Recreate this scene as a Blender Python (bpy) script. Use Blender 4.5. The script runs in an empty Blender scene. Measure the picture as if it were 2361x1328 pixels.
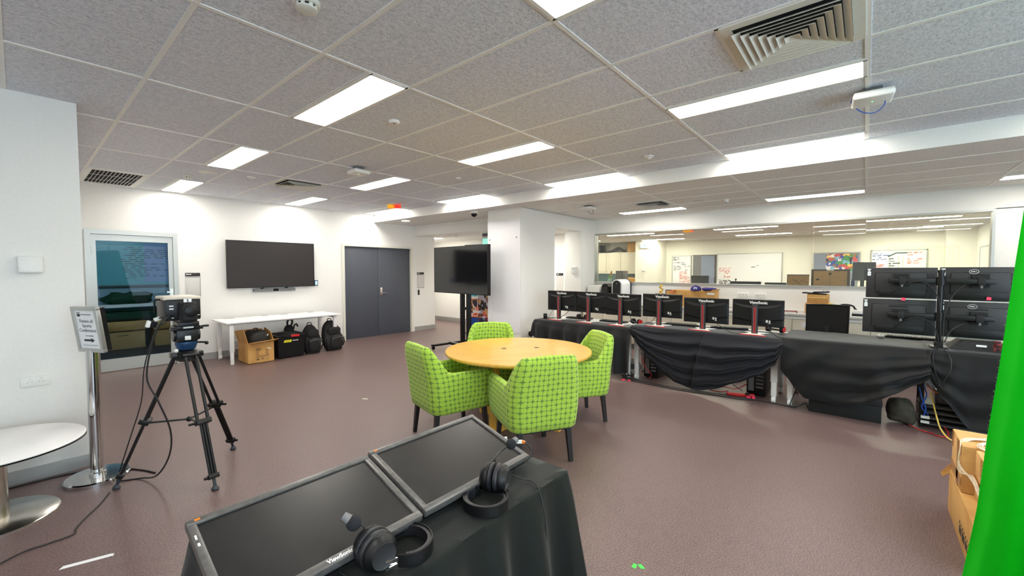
import bpy, bmesh, math, random
from mathutils import Vector, Matrix, noise

PI = math.pi
R = math.radians
SC = bpy.context.scene
COL = SC.collection
random.seed(11)


# ------------------------------------------------------------------ geometry
def spl(pts, k=6):
    """Catmull-Rom through the points."""
    P = [Vector(p) for p in pts]
    if len(P) < 3:
        return P
    Q = [P[0] * 2 - P[1]] + P + [P[-1] * 2 - P[-2]]
    out = []
    for i in range(1, len(Q) - 2):
        a, b, c, d = Q[i - 1], Q[i], Q[i + 1], Q[i + 2]
        for j in range(k):
            t = j / k
            out.append(0.5 * ((2 * b) + (c - a) * t + (2 * a - 5 * b + 4 * c - d) * t * t
                              + (3 * b - a - 3 * c + d) * t ** 3))
    out.append(P[-1])
    return out


def lerp_tab(tab, x):
    """piecewise linear table, sorted by key either way"""
    t = sorted(tab)
    if x <= t[0][0]:
        return t[0][1]
    for (a, fa), (b, fb) in zip(t, t[1:]):
        if x <= b:
            u = (x - a) / (b - a)
            u = u * u * (3 - 2 * u) * .5 + u * .5
            return fa + (fb - fa) * u
    return t[-1][1]


class MB:
    def __init__(s, M=None):
        s.bm = bmesh.new()
        s.M = M or Matrix.Identity(4)

    def add(s, vs, fs):
        v = [s.bm.verts.new(s.M @ Vector(p)) for p in vs]
        for f in fs:
            try:
                s.bm.faces.new([v[i] for i in f])
            except ValueError:
                pass
        return s

    def merge(s, t):
        t.verts.index_update()
        v = [s.bm.verts.new(s.M @ q.co) for q in t.verts]
        for f in t.faces:
            try:
                s.bm.faces.new([v[q.index] for q in f.verts])
            except ValueError:
                pass
        t.free()
        return s

    def box(s, x0, x1, y0, y1, z0, z1, b=0, seg=2, M=None):
        t = bmesh.new()
        bmesh.ops.create_cube(t, size=1)
        for v in t.verts:
            v.co = Vector(((x0 + x1) / 2 + v.co.x * (x1 - x0), (y0 + y1) / 2 + v.co.y * (y1 - y0),
                           (z0 + z1) / 2 + v.co.z * (z1 - z0)))
        if b > 0:
            bmesh.ops.bevel(t, geom=list(t.edges), offset=b, segments=seg, affect='EDGES', profile=.5)
        if M is not None:
            for v in t.verts:
                v.co = M @ v.co
        return s.merge(t)

    def cyl(s, p0, p1, r0, r1=None, n=20, cap=True):
        r1 = r0 if r1 is None else r1
        p0, p1 = Vector(p0), Vector(p1)
        d = (p1 - p0).normalized()
        a = d.orthogonal().normalized()
        b = d.cross(a)
        vs = []
        for p, r in ((p0, r0), (p1, r1)):
            for i in range(n):
                t = 2 * PI * i / n
                vs.append(p + (a * math.cos(t) + b * math.sin(t)) * r)
        fs = [(i, (i + 1) % n, n + (i + 1) % n, n + i) for i in range(n)]
        if cap:
            fs += [tuple(range(n))[::-1], tuple(range(n, 2 * n))]
        return s.add(vs, fs)

    def bar(s, p0, p1, w, h, up=(0, 0, 1), w1=None, h1=None):
        """rectangular bar from p0 to p1 (w across, h along up)"""
        p0, p1 = Vector(p0), Vector(p1)
        d = (p1 - p0).normalized()
        u = Vector(up)
        if abs(d.dot(u)) > .98:
            u = Vector((1, 0, 0))
        a = d.cross(u).normalized()
        u = a.cross(d).normalized()
        w1 = w if w1 is None else w1
        h1 = h if h1 is None else h1
        vs = []
        for p, ww, hh in ((p0, w, h), (p1, w1, h1)):
            for sx, sy in ((-1, -1), (1, -1), (1, 1), (-1, 1)):
                vs.append(p + a * sx * ww / 2 + u * sy * hh / 2)
        return s.add(vs, [(0, 3, 2, 1), (4, 5, 6, 7), (0, 1, 5, 4), (1, 2, 6, 5), (2, 3, 7, 6), (3, 0, 4, 7)])

    def tube(s, pts, r, n=8, k=6, cap=True):
        P = spl(pts, k) if k > 1 else [Vector(p) for p in pts]
        d = (P[1] - P[0]).normalized()
        a = d.orthogonal().normalized()
        vs = []
        for i, p in enumerate(P):
            q = P[min(i + 1, len(P) - 1)] - P[max(i - 1, 0)]
            if q.length > 1e-9:
                d = q.normalized()
            a = (a - d * a.dot(d)).normalized()
            b = d.cross(a)
            for j in range(n):
                t = 2 * PI * j / n
                vs.append(p + (a * math.cos(t) + b * math.sin(t)) * r)
        m = len(P)
        fs = [(i * n + j, i * n + (j + 1) % n, (i + 1) * n + (j + 1) % n, (i + 1) * n + j)
              for i in range(m - 1) for j in range(n)]
        if cap:
            fs += [tuple(range(n))[::-1], tuple(range((m - 1) * n, m * n))]
        return s.add(vs, fs)

    def lathe(s, prof, c=(0, 0, 0), n=40, M=None):
        vs, fs = [], []
        c = Vector(c)
        for r, z in prof:
            for i in range(n):
                t = 2 * PI * i / n
                p = Vector((r * math.cos(t), r * math.sin(t), z))
                if M is not None:
                    p = M @ p
                vs.append(c + p)
        m = len(prof)
        for i in range(m - 1):
            for j in range(n):
                fs.append((i * n + j, i * n + (j + 1) % n, (i + 1) * n + (j + 1) % n, (i + 1) * n + j))
        fs += [tuple(range(n))[::-1], tuple(range((m - 1) * n, m * n))]
        return s.add(vs, fs)

    def ball(s, c, r, n=16, m=10):
        rx, ry, rz = r if hasattr(r, '__len__') else (r, r, r)
        vs, fs = [], []
        c = Vector(c)
        vs.append(c + Vector((0, 0, -rz)))
        for i in range(1, m):
            p = -PI / 2 + PI * i / m
            for j in range(n):
                t = 2 * PI * j / n
                vs.append(c + Vector((rx * math.cos(p) * math.cos(t), ry * math.cos(p) * math.sin(t), rz * math.sin(p))))
        vs.append(c + Vector((0, 0, rz)))
        L = len(vs) - 1
        for j in range(n):
            fs.append((0, 1 + (j + 1) % n, 1 + j))
            fs.append((L, L - n + j, L - n + (j + 1) % n))
        for i in range(m - 2):
            for j in range(n):
                a = 1 + i * n
                fs.append((a + j, a + (j + 1) % n, a + n + (j + 1) % n, a + n + j))
        return s.add(vs, fs)

    def prism(s, poly, d, M=None):
        """polygon in the local xy plane, extruded by d along local z, placed by M"""
        n = len(poly)
        M = M or Matrix.Identity(4)
        vs = [M @ Vector((x, y, 0)) for x, y in poly] + [M @ Vector((x, y, d)) for x, y in poly]
        fs = [tuple(range(n))[::-1], tuple(range(n, 2 * n))]
        fs += [(i, (i + 1) % n, n + (i + 1) % n, n + i) for i in range(n)]
        return s.add(vs, fs)

    def grid(s, fn, nu, nv, closed_u=False):
        vs = [fn(i / nu, j / nv) for i in range(nu + (0 if closed_u else 1)) for j in range(nv + 1)]
        w = nv + 1
        cnt = nu if closed_u else nu
        mod = nu if closed_u else nu + 1
        fs = [(i * w + j, ((i + 1) % mod) * w + j, ((i + 1) % mod) * w + j + 1, i * w + j + 1)
              for i in range(cnt) for j in range(nv)]
        return s.add(vs, fs)

    def ring_loft(s, rings, cap=True):
        n = len(rings[0])
        vs = [p for r in rings for p in r]
        fs = [(i * n + j, i * n + (j + 1) % n, (i + 1) * n + (j + 1) % n, (i + 1) * n + j)
              for i in range(len(rings) - 1) for j in range(n)]
        if cap:
            fs += [tuple(range(n))[::-1], tuple(range((len(rings) - 1) * n, len(rings) * n))]
        return s.add(vs, fs)


def frame(o, xa, ya):
    """matrix with origin o, local x along xa, local y along ya"""
    x = Vector(xa).normalized()
    y = Vector(ya)
    y = (y - x * y.dot(x)).normalized()
    z = x.cross(y)
    m = Matrix((x, y, z)).transposed().to_4x4()
    m.translation = Vector(o)
    return m


def faceX(o):   # readable from -X side
    return frame(o, (0, -1, 0), (0, 0, 1))


def faceY(o):   # readable from -Y side
    return frame(o, (1, 0, 0), (0, 0, 1))


def finish(bm, angle=40, recalc=True):
    if recalc:
        bmesh.ops.recalc_face_normals(bm, faces=list(bm.faces))
    me = bpy.data.meshes.new('m')
    bm.to_mesh(me)
    bm.free()
    for p in me.polygons:
        p.use_smooth = True
    me.set_sharp_from_angle(angle=R(angle))
    return me


def link(name, me, mat, parent=None, world=False, angle=40):
    o = bpy.data.objects.new(name, me)
    if mat is not None:
        for m in (mat if isinstance(mat, list) else [mat]):
            me.materials.append(m)
    COL.objects.link(o)
    if parent is not None:
        o.parent = parent
        if world:
            me.transform(Matrix.Translation(-wloc(parent)))
    return o


def wloc(o):
    v = o.location.copy()
    while o.parent is not None:
        o = o.parent
        v += o.location
    return v


def part(name, mb, mat, parent, world=True, angle=40, label=None, stuff=False):
    me = finish(mb.bm, angle)
    me.name = name
    o = link(name, me, mat, parent, world)
    if label:
        o['label'] = label
    if stuff:
        o['kind'] = 'stuff'
    return o


def base_origin(o):
    me = o.data
    xs = [v.co for v in me.vertices]
    lo = Vector([min(c[i] for c in xs) for i in range(3)])
    hi = Vector([max(c[i] for c in xs) for i in range(3)])
    c = Vector(((lo.x + hi.x) / 2, (lo.y + hi.y) / 2, lo.z))
    me.transform(Matrix.Translation(-c))
    o.location = c


def tag(o, label, cat, group=None, kind=None):
    o['label'] = label
    o['category'] = cat
    if group:
        o['group'] = group
    if kind:
        o['kind'] = kind
    return o


def solo(name, mb, mat, label, cat, group=None, kind=None, angle=40):
    o = link(name, finish(mb.bm, angle), mat)
    o.data.name = name
    base_origin(o)
    return tag(o, label, cat, group, kind)


def thing(name, label, cat, loc=(0, 0, 0), rz=0, group=None):
    o = bpy.data.objects.new(name, None)
    o.empty_display_size = .1
    COL.objects.link(o)
    o.location = loc
    o.rotation_euler = (0, 0, rz)
    return tag(o, label, cat, group)


def struct(name, mb, mat, parent=None, angle=30):
    o = link(name, finish(mb.bm, angle), mat, parent, parent is not None)
    o.data.name = name
    if parent is None:
        o['kind'] = 'structure'
    return o


def dup(root, loc, rz=None, label=None, group=None):
    r = root.copy()
    COL.objects.link(r)
    r.location = loc
    if rz is not None:
        r.rotation_euler = (0, 0, rz)
    if label:
        r['label'] = label
    if group:
        r['group'] = group
    for ch in list(root.children):
        c = ch.copy()
        COL.objects.link(c)
        c.parent = r
        for g in list(ch.children):
            d = g.copy()
            COL.objects.link(d)
            d.parent = c
    return r


def lettering(body, size, M, mat, parent, name='lettering', ext=.0006, bold=0.0, world=True, label=None, align='CENTER'):
    cu = bpy.data.curves.new('t', 'FONT')
    cu.body = body
    cu.size = size
    cu.align_x = align
    cu.align_y = 'CENTER'
    cu.extrude = ext
    cu.offset = bold
    cu.resolution_u = 3
    o = bpy.data.objects.new('t', cu)
    COL.objects.link(o)
    dg = bpy.context.evaluated_depsgraph_get()
    me = bpy.data.meshes.new_from_object(o.evaluated_get(dg))
    bpy.data.objects.remove(o)
    bpy.data.curves.remove(cu)
    me.transform(M)
    me.materials.clear()
    me.name = name
    p = link(name, me, mat, parent, world)
    if label:
        p['label'] = label
    return p


# ------------------------------------------------------------------ materials
def lin(c):
    out = []
    for v in c[:3]:
        v /= 255.0
        out.append(v / 12.92 if v <= .04045 else ((v + .055) / 1.055) ** 2.4)
    return (*out, 1)


class NT:
    def __init__(s, name):
        s.m = bpy.data.materials.new(name)
        s.m.use_nodes = True
        s.t = s.m.node_tree
        s.n = s.t.nodes
        s.b = s.n['Principled BSDF']
        s.out = s.n['Material Output']

    def node(s, typ, **kw):
        n = s.n.new(typ)
        for k, v in kw.items():
            if k.startswith('i_'):
                n.inputs[k[2:].replace('_', ' ')].default_value = v
            else:
                setattr(n, k, v)
        return n

    def link(s, a, b):
        s.t.links.new(a, b)

    def coord(s, kind='Object', scale=(1, 1, 1)):
        tc = s.node('ShaderNodeTexCoord')
        mp = s.node('ShaderNodeMapping')
        mp.inputs['Scale'].default_value = scale
        s.link(tc.outputs[kind], mp.inputs['Vector'])
        return mp.outputs['Vector']

    def noise(s, vec, scale=20, detail=3, rough=.55, dist=0):
        n = s.node('ShaderNodeTexNoise')
        n.inputs['Scale'].default_value = scale
        n.inputs['Detail'].default_value = detail
        n.inputs['Roughness'].default_value = rough
        n.inputs['Distortion'].default_value = dist
        s.link(vec, n.inputs['Vector'])
        return n.outputs['Fac']

    def ramp(s, fac, stops, interp='LINEAR'):
        r = s.node('ShaderNodeValToRGB')
        r.color_ramp.interpolation = interp
        e = r.color_ramp.elements
        while len(e) < len(stops):
            e.new(.5)
        for q, (p, c) in zip(e, stops):
            q.position = p
            q.color = lin(c) if len(c) == 3 else c
        s.link(fac, r.inputs['Fac'])
        return r.outputs['Color']

    def math(s, op, a, b=None, c=None):
        n = s.node('ShaderNodeMath', operation=op)
        for i, v in enumerate((a, b, c)):
            if v is None:
                continue
            if isinstance(v, (int, float)):
                n.inputs[i].default_value = v
            else:
                s.link(v, n.inputs[i])
        return n.outputs[0]

    def mix(s, f, a, b):
        n = s.node('ShaderNodeMix', data_type='RGBA')
        for sock, v in ((n.inputs[0], f), (n.inputs[6], a), (n.inputs[7], b)):
            if isinstance(v, (int, float)):
                sock.default_value = v
            elif isinstance(v, tuple):
                sock.default_value = lin(v)
            else:
                s.link(v, sock)
        return n.outputs[2]

    def bump(s, h, strength=.2, dist=.01):
        b = s.node('ShaderNodeBump')
        b.inputs['Strength'].default_value = strength
        b.inputs['Distance'].default_value = dist
        s.link(h, b.inputs['Height'])
        s.link(b.outputs['Normal'], s.b.inputs['Normal'])


def scl(c, k):
    return tuple(max(0, min(255, v * k)) for v in c)


def pm(name, col, rough=.5, metal=0, var=.05, scale=30, bump=0, spec=.5, rvar=.06, coat=0, sheen=0, stretch=(1, 1, 1)):
    """plain procedural: noise-varied colour and roughness"""
    k = NT(name)
    v = k.coord('Object', stretch)
    f = k.noise(v, scale, 3)
    k.link(k.ramp(f, [(.3, scl(col, 1 - var)), (.7, scl(col, 1 + var))]), k.b.inputs['Base Color'])
    r = k.math('MULTIPLY_ADD', f, rvar * 2, rough - rvar)
    k.link(r, k.b.inputs['Roughness'])
    k.b.inputs['Metallic'].default_value = metal
    k.b.inputs['Specular IOR Level'].default_value = spec
    k.b.inputs['Coat Weight'].default_value = coat
    k.b.inputs['Sheen Weight'].default_value = sheen
    if bump:
        k.bump(f, bump, .004)
    return k.m


def emit(name, col, strength):
    k = NT(name)
    v = k.coord()
    f = k.noise(v, 8, 1)
    k.link(k.ramp(f, [(0, scl(col, .985)), (1, col)]), k.b.inputs['Emission Color'])
    k.b.inputs['Emission Strength'].default_value = strength
    k.b.inputs['Base Color'].default_value = lin(col)
    return k.m


def glass(name, tint, refl=.08, rough=0.0):
    """thin architectural pane: tinted straight-through plus fresnel reflection"""
    k = NT(name)
    tr = k.node('ShaderNodeBsdfTransparent')
    f = k.noise(k.coord(), 1.5, 1)
    k.link(k.ramp(f, [(0, scl(tint, .985)), (1, tint)]), tr.inputs['Color'])
    gl = k.node('ShaderNodeBsdfGlossy')
    gl.inputs['Roughness'].default_value = rough
    fr = k.node('ShaderNodeFresnel')
    fr.inputs['IOR'].default_value = 1.5
    fac = k.math('MINIMUM', k.math('MULTIPLY_ADD', fr.outputs[0], 1.0, refl - .04), 1.0)
    mx = k.node('ShaderNodeMixShader')
    k.link(fac, mx.inputs[0])
    k.link(tr.outputs[0], mx.inputs[1])
    k.link(gl.outputs[0], mx.inputs[2])
    k.link(mx.outputs[0], k.out.inputs['Surface'])
    k.n.remove(k.b)
    return k.m


M = {}
M['wall'] = pm('white_wall_paint', (233, 232, 228), .55, var=.008, scale=60, bump=.03, spec=.3)
M['wallcream'] = pm('cream_wall_paint', (236, 234, 222), .6, var=.008, scale=60, spec=.3)
M['plaster'] = pm('plasterboard', (226, 225, 222), .7, var=.008, scale=50, spec=.3)
M['gloss_white'] = pm('gloss_white_panel', (236, 236, 238), .16, var=.004, scale=20, spec=.5)
M['skirt'] = pm('aluminium_skirting', (176, 176, 174), .42, .55, var=.02, scale=90, stretch=(1, 1, 30))
M['alu'] = pm('aluminium_frame', (186, 187, 184), .38, .75, var=.02, scale=90, stretch=(1, 1, 25))
M['steel'] = pm('polished_steel', (205, 205, 205), .1, 1, var=.02, scale=80, rvar=.04)
M['brushed'] = pm('brushed_steel', (206, 202, 194), .24, 1, var=.03, scale=140, stretch=(1, 14, 1))
M['tbar'] = pm('ceiling_grid_metal', (238, 238, 234), .5, var=.01, scale=40)
M['white'] = pm('white_plastic', (232, 232, 228), .38, var=.01, scale=50)
M['offwhite'] = pm('offwhite_plastic', (222, 220, 208), .45, var=.015, scale=50)
M['whitelam'] = pm('white_laminate', (240, 239, 238), .3, var=.008, scale=40)
M['whitemetal'] = pm('white_powder_coat', (232, 232, 232), .38, var=.01, scale=80)
M['black'] = pm('black_plastic', (14, 14, 16), .42, var=.1, scale=60, spec=.32)
M['blackmat'] = pm('matte_black', (12, 12, 13), .7, var=.12, scale=80, bump=.1)
M['blackmetal'] = pm('black_anodised_metal', (22, 22, 24), .38, .3, var=.1, scale=100)
M['tv'] = pm('matte_television_panel', (34, 29, 30), .5, var=.04, scale=14, rvar=.02)
M['screen'] = pm('dark_glass_screen', (15, 15, 18), .1, var=.06, scale=14, rvar=.02)
M['screen_mat'] = pm('matte_screen', (17, 17, 18), .34, var=.1, scale=18, spec=.6)
M['bezel'] = pm('worn_grey_bezel', (84, 82, 80), .34, var=.12, scale=60)
M['doorgrey'] = pm('slate_grey_door', (72, 76, 86), .5, var=.03, scale=90, bump=.05)
M['dark'] = pm('dark_recess', (14, 14, 15), .8, var=.1, scale=20)
M['leg'] = pm('black_stained_wood', (22, 19, 18), .35, var=.15, scale=40, stretch=(6, 6, 1))
M['red'] = pm('red_plastic', (206, 30, 34), .4, var=.06)
M['redstripe'] = pm('red_brushed_stripe', (158, 36, 40), .35, .2, var=.08, scale=90, stretch=(1, 1, 12))
M['orange'] = pm('orange_plastic', (240, 120, 20), .3, var=.05)
M['amber'] = emit('amber_lamp_lens', (250, 170, 30), .35)
M['redlens'] = emit('red_lamp_lens', (235, 60, 40), .35)
M['yellow'] = pm('yellow_tape', (238, 230, 40), .5, var=.04)
M['pink'] = pm('pink_tape', (250, 60, 100), .5, var=.05)
M['paper'] = pm('white_paper', (238, 240, 242), .6, var=.008, scale=40)
M['ink'] = pm('dark_ink', (40, 42, 48), .6, var=.1)
M['greyink'] = pm('grey_ink', (120, 124, 132), .6, var=.05)
M['redink'] = pm('red_marker', (214, 128, 120), .6, var=.08)
M['blueink'] = pm('blue_marker', (90, 110, 170), .6, var=.08)
M['blue'] = pm('blue_plastic', (24, 70, 150), .4, var=.1)
M['footgrey'] = pm('blue_grey_rubber_foot', (50, 56, 68), .5)
M['bluebowl'] = pm('blue_anodised_bowl', (26, 62, 98), .35, .4, var=.1)
M['purple'] = pm('purple_cap_cloth', (58, 48, 120), .8, var=.1, scale=120)
M['gold'] = pm('gold_trophy', (226, 190, 84), .25, .9, var=.06)
M['cream_lam'] = pm('cream_laminate', (214, 208, 190), .4, var=.012, scale=30)
M['benchlam'] = pm('grey_laminate', (205, 203, 198), .4, var=.012, scale=60)
M['teal'] = pm('teal_splashback', (96, 140, 150), .25, var=.06, scale=4)
M['greygreen'] = pm('dark_green_cloth', (22, 52, 40), .9, var=.2, scale=30)
M['bluegrey'] = pm('blue_grey_pinboard', (130, 138, 158), .8, var=.05, scale=60)
M['brown'] = pm('brown_melamine', (184, 138, 74), .5, var=.05, scale=8, stretch=(1, 1, 8))
M['brownframe'] = pm('dark_brown_trim', (70, 58, 48), .5, var=.08)
M['clear'] = pm('crumpled_clear_film', (228, 212, 186), .14, var=.08, scale=40, bump=.4)
M['grey'] = pm('mid_grey_plastic', (104, 104, 106), .45, var=.05)
M['lightgrey'] = pm('light_grey_panel', (203, 202, 198), .42, var=.012)
M['charcoal'] = pm('charcoal_plastic', (36, 35, 37), .5, var=.06)
M['navycarpet'] = pm('dark_store_floor', (46, 42, 42), .7, var=.1, scale=60)
M['greentape'] = pm('green_tape', (70, 215, 80), .5, var=.05)
M['cable'] = pm('black_cable_rubber', (22, 22, 23), .5, var=.1, scale=200)
M['redcable'] = pm('red_cable', (190, 36, 40), .45, var=.08, scale=200)
M['orangecable'] = pm('orange_cable', (226, 120, 50), .45, var=.08)
M['yellowcable'] = pm('yellow_cable', (232, 196, 96), .45, var=.08)
M['bluecable'] = pm('blue_cable', (40, 90, 190), .45, var=.08)
M['leather'] = pm('padded_leatherette', (28, 28, 32), .42, var=.2, scale=180, bump=.4)
M['foam'] = pm('mic_foam', (26, 27, 32), .95, var=.2, scale=260, bump=.6)
M['nylon'] = pm('black_nylon', (19, 18, 19), .72, var=.25, scale=160, bump=.3)
M['beige'] = pm('beige_camera_top', (206, 198, 184), .45, var=.02)
M['exitgreen'] = emit('exit_sign_face', (150, 225, 210), .5)
M['panelglow'] = emit('light_diffuser', (255, 250, 240), 15.0)
M['panelglow_office'] = emit('office_light_diffuser', (255, 250, 236), 36)
M['panelglow_corridor'] = emit('corridor_light_diffuser', (255, 250, 238), 34)
M['downglow'] = emit('downlight_lens', (255, 250, 238), 12.0)
M['lcd'] = emit('small_lcd', (150, 190, 240), .8)
M['led'] = emit('green_led', (80, 255, 120), 2.0)
M['winglass'] = glass('office_window_glass', (243, 246, 241), .06)
M['doorglass'] = glass('tinted_door_glass', (160, 176, 184), .01)


def _floor():
    k = NT('rubber_crumb_floor')
    v = k.coord('Object')
    fine = k.noise(v, 140, 3, .7)
    mid = k.noise(v, 14, 4, .6)
    big = k.noise(v, 1.1, 3, .6)
    c1 = k.ramp(fine, [(.36, (50, 35, 36)), (.5, (105, 83, 83)), (.64, (162, 140, 135))])
    c2 = k.ramp(mid, [(.3, (88, 66, 67)), (.7, (114, 93, 90))])
    c = k.mix(.42, c1, c2)
    c = k.mix(k.math('MULTIPLY', big, .3), c, (116, 100, 94))
    k.link(c, k.b.inputs['Base Color'])
    # sheet seams: thin darker joints every 1.9 m
    k.link(k.math('MULTIPLY_ADD', mid, .14, .33), k.b.inputs['Roughness'])
    k.b.inputs['Specular IOR Level'].default_value = .45
    k.bump(fine, .12, .003)
    return k.m


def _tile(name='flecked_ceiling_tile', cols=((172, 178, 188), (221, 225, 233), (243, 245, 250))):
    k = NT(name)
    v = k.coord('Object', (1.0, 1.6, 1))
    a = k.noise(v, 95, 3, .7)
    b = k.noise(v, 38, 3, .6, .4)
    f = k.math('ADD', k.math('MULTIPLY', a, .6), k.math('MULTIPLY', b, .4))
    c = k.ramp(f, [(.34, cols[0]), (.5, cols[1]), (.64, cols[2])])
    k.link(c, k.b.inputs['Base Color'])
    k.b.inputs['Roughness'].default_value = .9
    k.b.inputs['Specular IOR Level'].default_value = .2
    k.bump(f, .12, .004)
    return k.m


def _chair():
    k = NT('green_leaf_grid_fabric')
    tc = k.node('ShaderNodeTexCoord')
    wob = k.node('ShaderNodeTexNoise')
    wob.inputs['Scale'].default_value = 5
    k.link(tc.outputs['UV'], wob.inputs['Vector'])
    mp = k.node('ShaderNodeMapping')
    mp.inputs['Scale'].default_value = (24.5, 24.5, 1)
    k.link(tc.outputs['UV'], mp.inputs['Vector'])
    sep = k.node('ShaderNodeSeparateXYZ')
    k.link(mp.outputs[0], sep.inputs[0])
    wv = k.math('MULTIPLY_ADD', wob.outputs['Fac'], .5, -.25)
    x = k.math('ADD', sep.outputs[0], wv)
    y = k.math('SUBTRACT', sep.outputs[1], wv)
    ix = k.math('FLOOR', x)
    iy = k.math('FLOOR', y)
    fx = k.math('SUBTRACT', k.math('SUBTRACT', x, ix), .5)
    fy = k.math('SUBTRACT', k.math('SUBTRACT', y, iy), .5)
    # alternate cells lean: a drop with one pointed corner
    par = k.math('MODULO', k.math('ABSOLUTE', k.math('ADD', ix, iy)), 2.0)
    sg = k.math('MULTIPLY_ADD', par, 2.0, -1.0)
    diag = k.math('MULTIPLY', k.math('MULTIPLY', fx, fy), sg)
    p = 2.6
    d = k.math('ADD', k.math('POWER', k.math('ABSOLUTE', fx), p), k.math('POWER', k.math('ABSOLUTE', fy), p))
    d = k.math('POWER', d, 1 / p)
    d = k.math('SUBTRACT', d, k.math('MULTIPLY', diag, .28))
    m = k.node('ShaderNodeMapRange')
    m.inputs[1].default_value = .437
    m.inputs[2].default_value = .477
    k.link(d, m.inputs[0])
    weave = k.noise(tc.outputs['UV'], 420, 2)
    cell = k.mix(k.math('MULTIPLY', weave, .45), (164, 200, 66), (146, 186, 50))
    line = k.mix(k.math('MULTIPLY', weave, .4), (104, 138, 56), (90, 122, 48))
    k.link(k.mix(m.outputs[0], cell, line), k.b.inputs['Base Color'])
    k.b.inputs['Roughness'].default_value = .85
    k.b.inputs['Sheen Weight'].default_value = .15
    k.bump(weave, .12, .002)
    return k.m


def _wood():
    k = NT('beech_table_veneer')
    v = k.coord('Object', (1, 14, 1))
    g = k.noise(v, 5, 5, .6, .8)
    h = k.noise(v, 30, 3, .6)
    f = k.math('ADD', k.math('MULTIPLY', g, .7), k.math('MULTIPLY', h, .3))
    c = k.ramp(f, [(.32, (212, 156, 60)), (.5, (226, 176, 76)), (.68, (238, 196, 98))])
    k.link(c, k.b.inputs['Base Color'])
    k.b.inputs['Roughness'].default_value = .26
    k.b.inputs['Coat Weight'].default_value = .25
    k.b.inputs['Coat Roughness'].default_value = .12
    return k.m


def _card(name, base, dark):
    k = NT(name)
    v = k.coord('Object')
    a = k.noise(v, 3.2, 4, .6, .5)
    b = k.noise(k.coord('Object', (1, 1, 30)), 9, 2)
    c = k.ramp(a, [(.32, dark), (.6, base)])
    c = k.mix(k.math('MULTIPLY', b, .18), c, scl(base, 1.1))
    k.link(c, k.b.inputs['Base Color'])
    k.b.inputs['Roughness'].default_value = .7
    k.bump(b, .08, .003)
    return k.m


def _cloth(name, col, sheen=.12):
    k = NT(name)
    v = k.coord('Object')
    a = k.noise(v, 320, 2)
    b = k.noise(v, 5, 4, .6)
    c = k.mix(b, scl(col, .85), scl(col, 1.18))
    c = k.mix(k.math('MULTIPLY', a, .35), c, scl(col, 1.35))
    k.link(c, k.b.inputs['Base Color'])
    k.b.inputs['Roughness'].default_value = .62
    k.b.inputs['Specular IOR Level'].default_value = .2
    k.b.inputs['Sheen Weight'].default_value = sheen
    k.b.inputs['Sheen Roughness'].default_value = .5
    h = k.math('ADD', k.math('MULTIPLY', a, .3), b)
    k.bump(h, .22, .006)
    return k.m


def _collage(name, seed, cols, scale=7):
    k = NT(name)
    tc = k.node('ShaderNodeTexCoord')
    mp = k.node('ShaderNodeMapping')
    mp.inputs['Location'].default_value = (seed, seed * 1.7, seed * .6)
    k.link(tc.outputs['Object'], mp.inputs['Vector'])
    vo = k.node('ShaderNodeTexVoronoi', distance='CHEBYCHEV')
    vo.inputs['Scale'].default_value = scale
    vo.inputs['Randomness'].default_value = .8
    n = k.node('ShaderNodeTexNoise')
    n.inputs['Scale'].default_value = 9
    k.link(mp.outputs[0], n.inputs['Vector'])
    add = k.node('ShaderNodeMixRGB', blend_type='ADD')
    add.inputs[0].default_value = .16
    k.link(mp.outputs[0], add.inputs[1])
    k.link(n.outputs['Color'], add.inputs[2])
    k.link(add.outputs[0], vo.inputs['Vector'])
    sp = k.node('ShaderNodeSeparateColor')
    k.link(vo.outputs['Color'], sp.inputs[0])
    st = [(i / len(cols), c) for i, c in enumerate(cols)]
    k.link(k.ramp(sp.outputs[0], st, 'CONSTANT'), k.b.inputs['Base Color'])
    k.b.inputs['Roughness'].default_value = .4
    return k.m


def _canvas_green():
    k = NT('chroma_green_fabric')
    v = k.coord('Object')
    a = k.noise(v, 420, 2)
    b = k.noise(v, 3, 3)
    c = k.mix(b, (0, 176, 14), (2, 200, 22))
    k.link(c, k.b.inputs['Base Color'])
    k.b.inputs['Roughness'].default_value = .8
    k.b.inputs['Specular IOR Level'].default_value = .15
    k.bump(k.math('ADD', k.math('MULTIPLY', a, .3), b), .15, .004)
    return k.m


M['floor'] = _floor()
M['tile'] = _tile()
M['tile_low'] = _tile('ceiling_tile_bounce_lifted', ((214, 210, 206), (238, 234, 230), (248, 245, 242)))  # pale tile whose lightness also stands in for missing bounce light
M['chair'] = _chair()
M['wood'] = _wood()
M['card'] = _card('cardboard', (206, 160, 94), (184, 134, 70))
M['card_worn'] = _card('taped_cardboard', (222, 176, 112), (170, 118, 58))
M['card_dim'] = _card('plain_cardboard', (214, 170, 112), (196, 150, 96))
M['cloth'] = _cloth('black_tablecloth', (18, 18, 19), .15)
M['cloth_navy'] = _cloth('navy_black_tablecloth', (15, 16, 23), .15)
M['cloth_fg'] = _cloth('black_cloth_green_bounce', (11, 15, 12), .10)  # green bounce from the curtain is mixed into the black
M['green'] = _canvas_green()
M['collage'] = _collage('sports_photo_collage', 1.3, [(30, 26, 30), (196, 150, 104), (60, 40, 36), (232, 226, 222), (120, 70, 50), (40, 40, 60), (220, 90, 60), (170, 170, 190)], 11)
M['collage2'] = _collage('poster_wall_collage', 4.1, [(30, 70, 170), (240, 190, 80), (60, 140, 60), (200, 60, 60), (235, 230, 225), (30, 30, 36), (120, 180, 220), (150, 100, 70)], 11)

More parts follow.
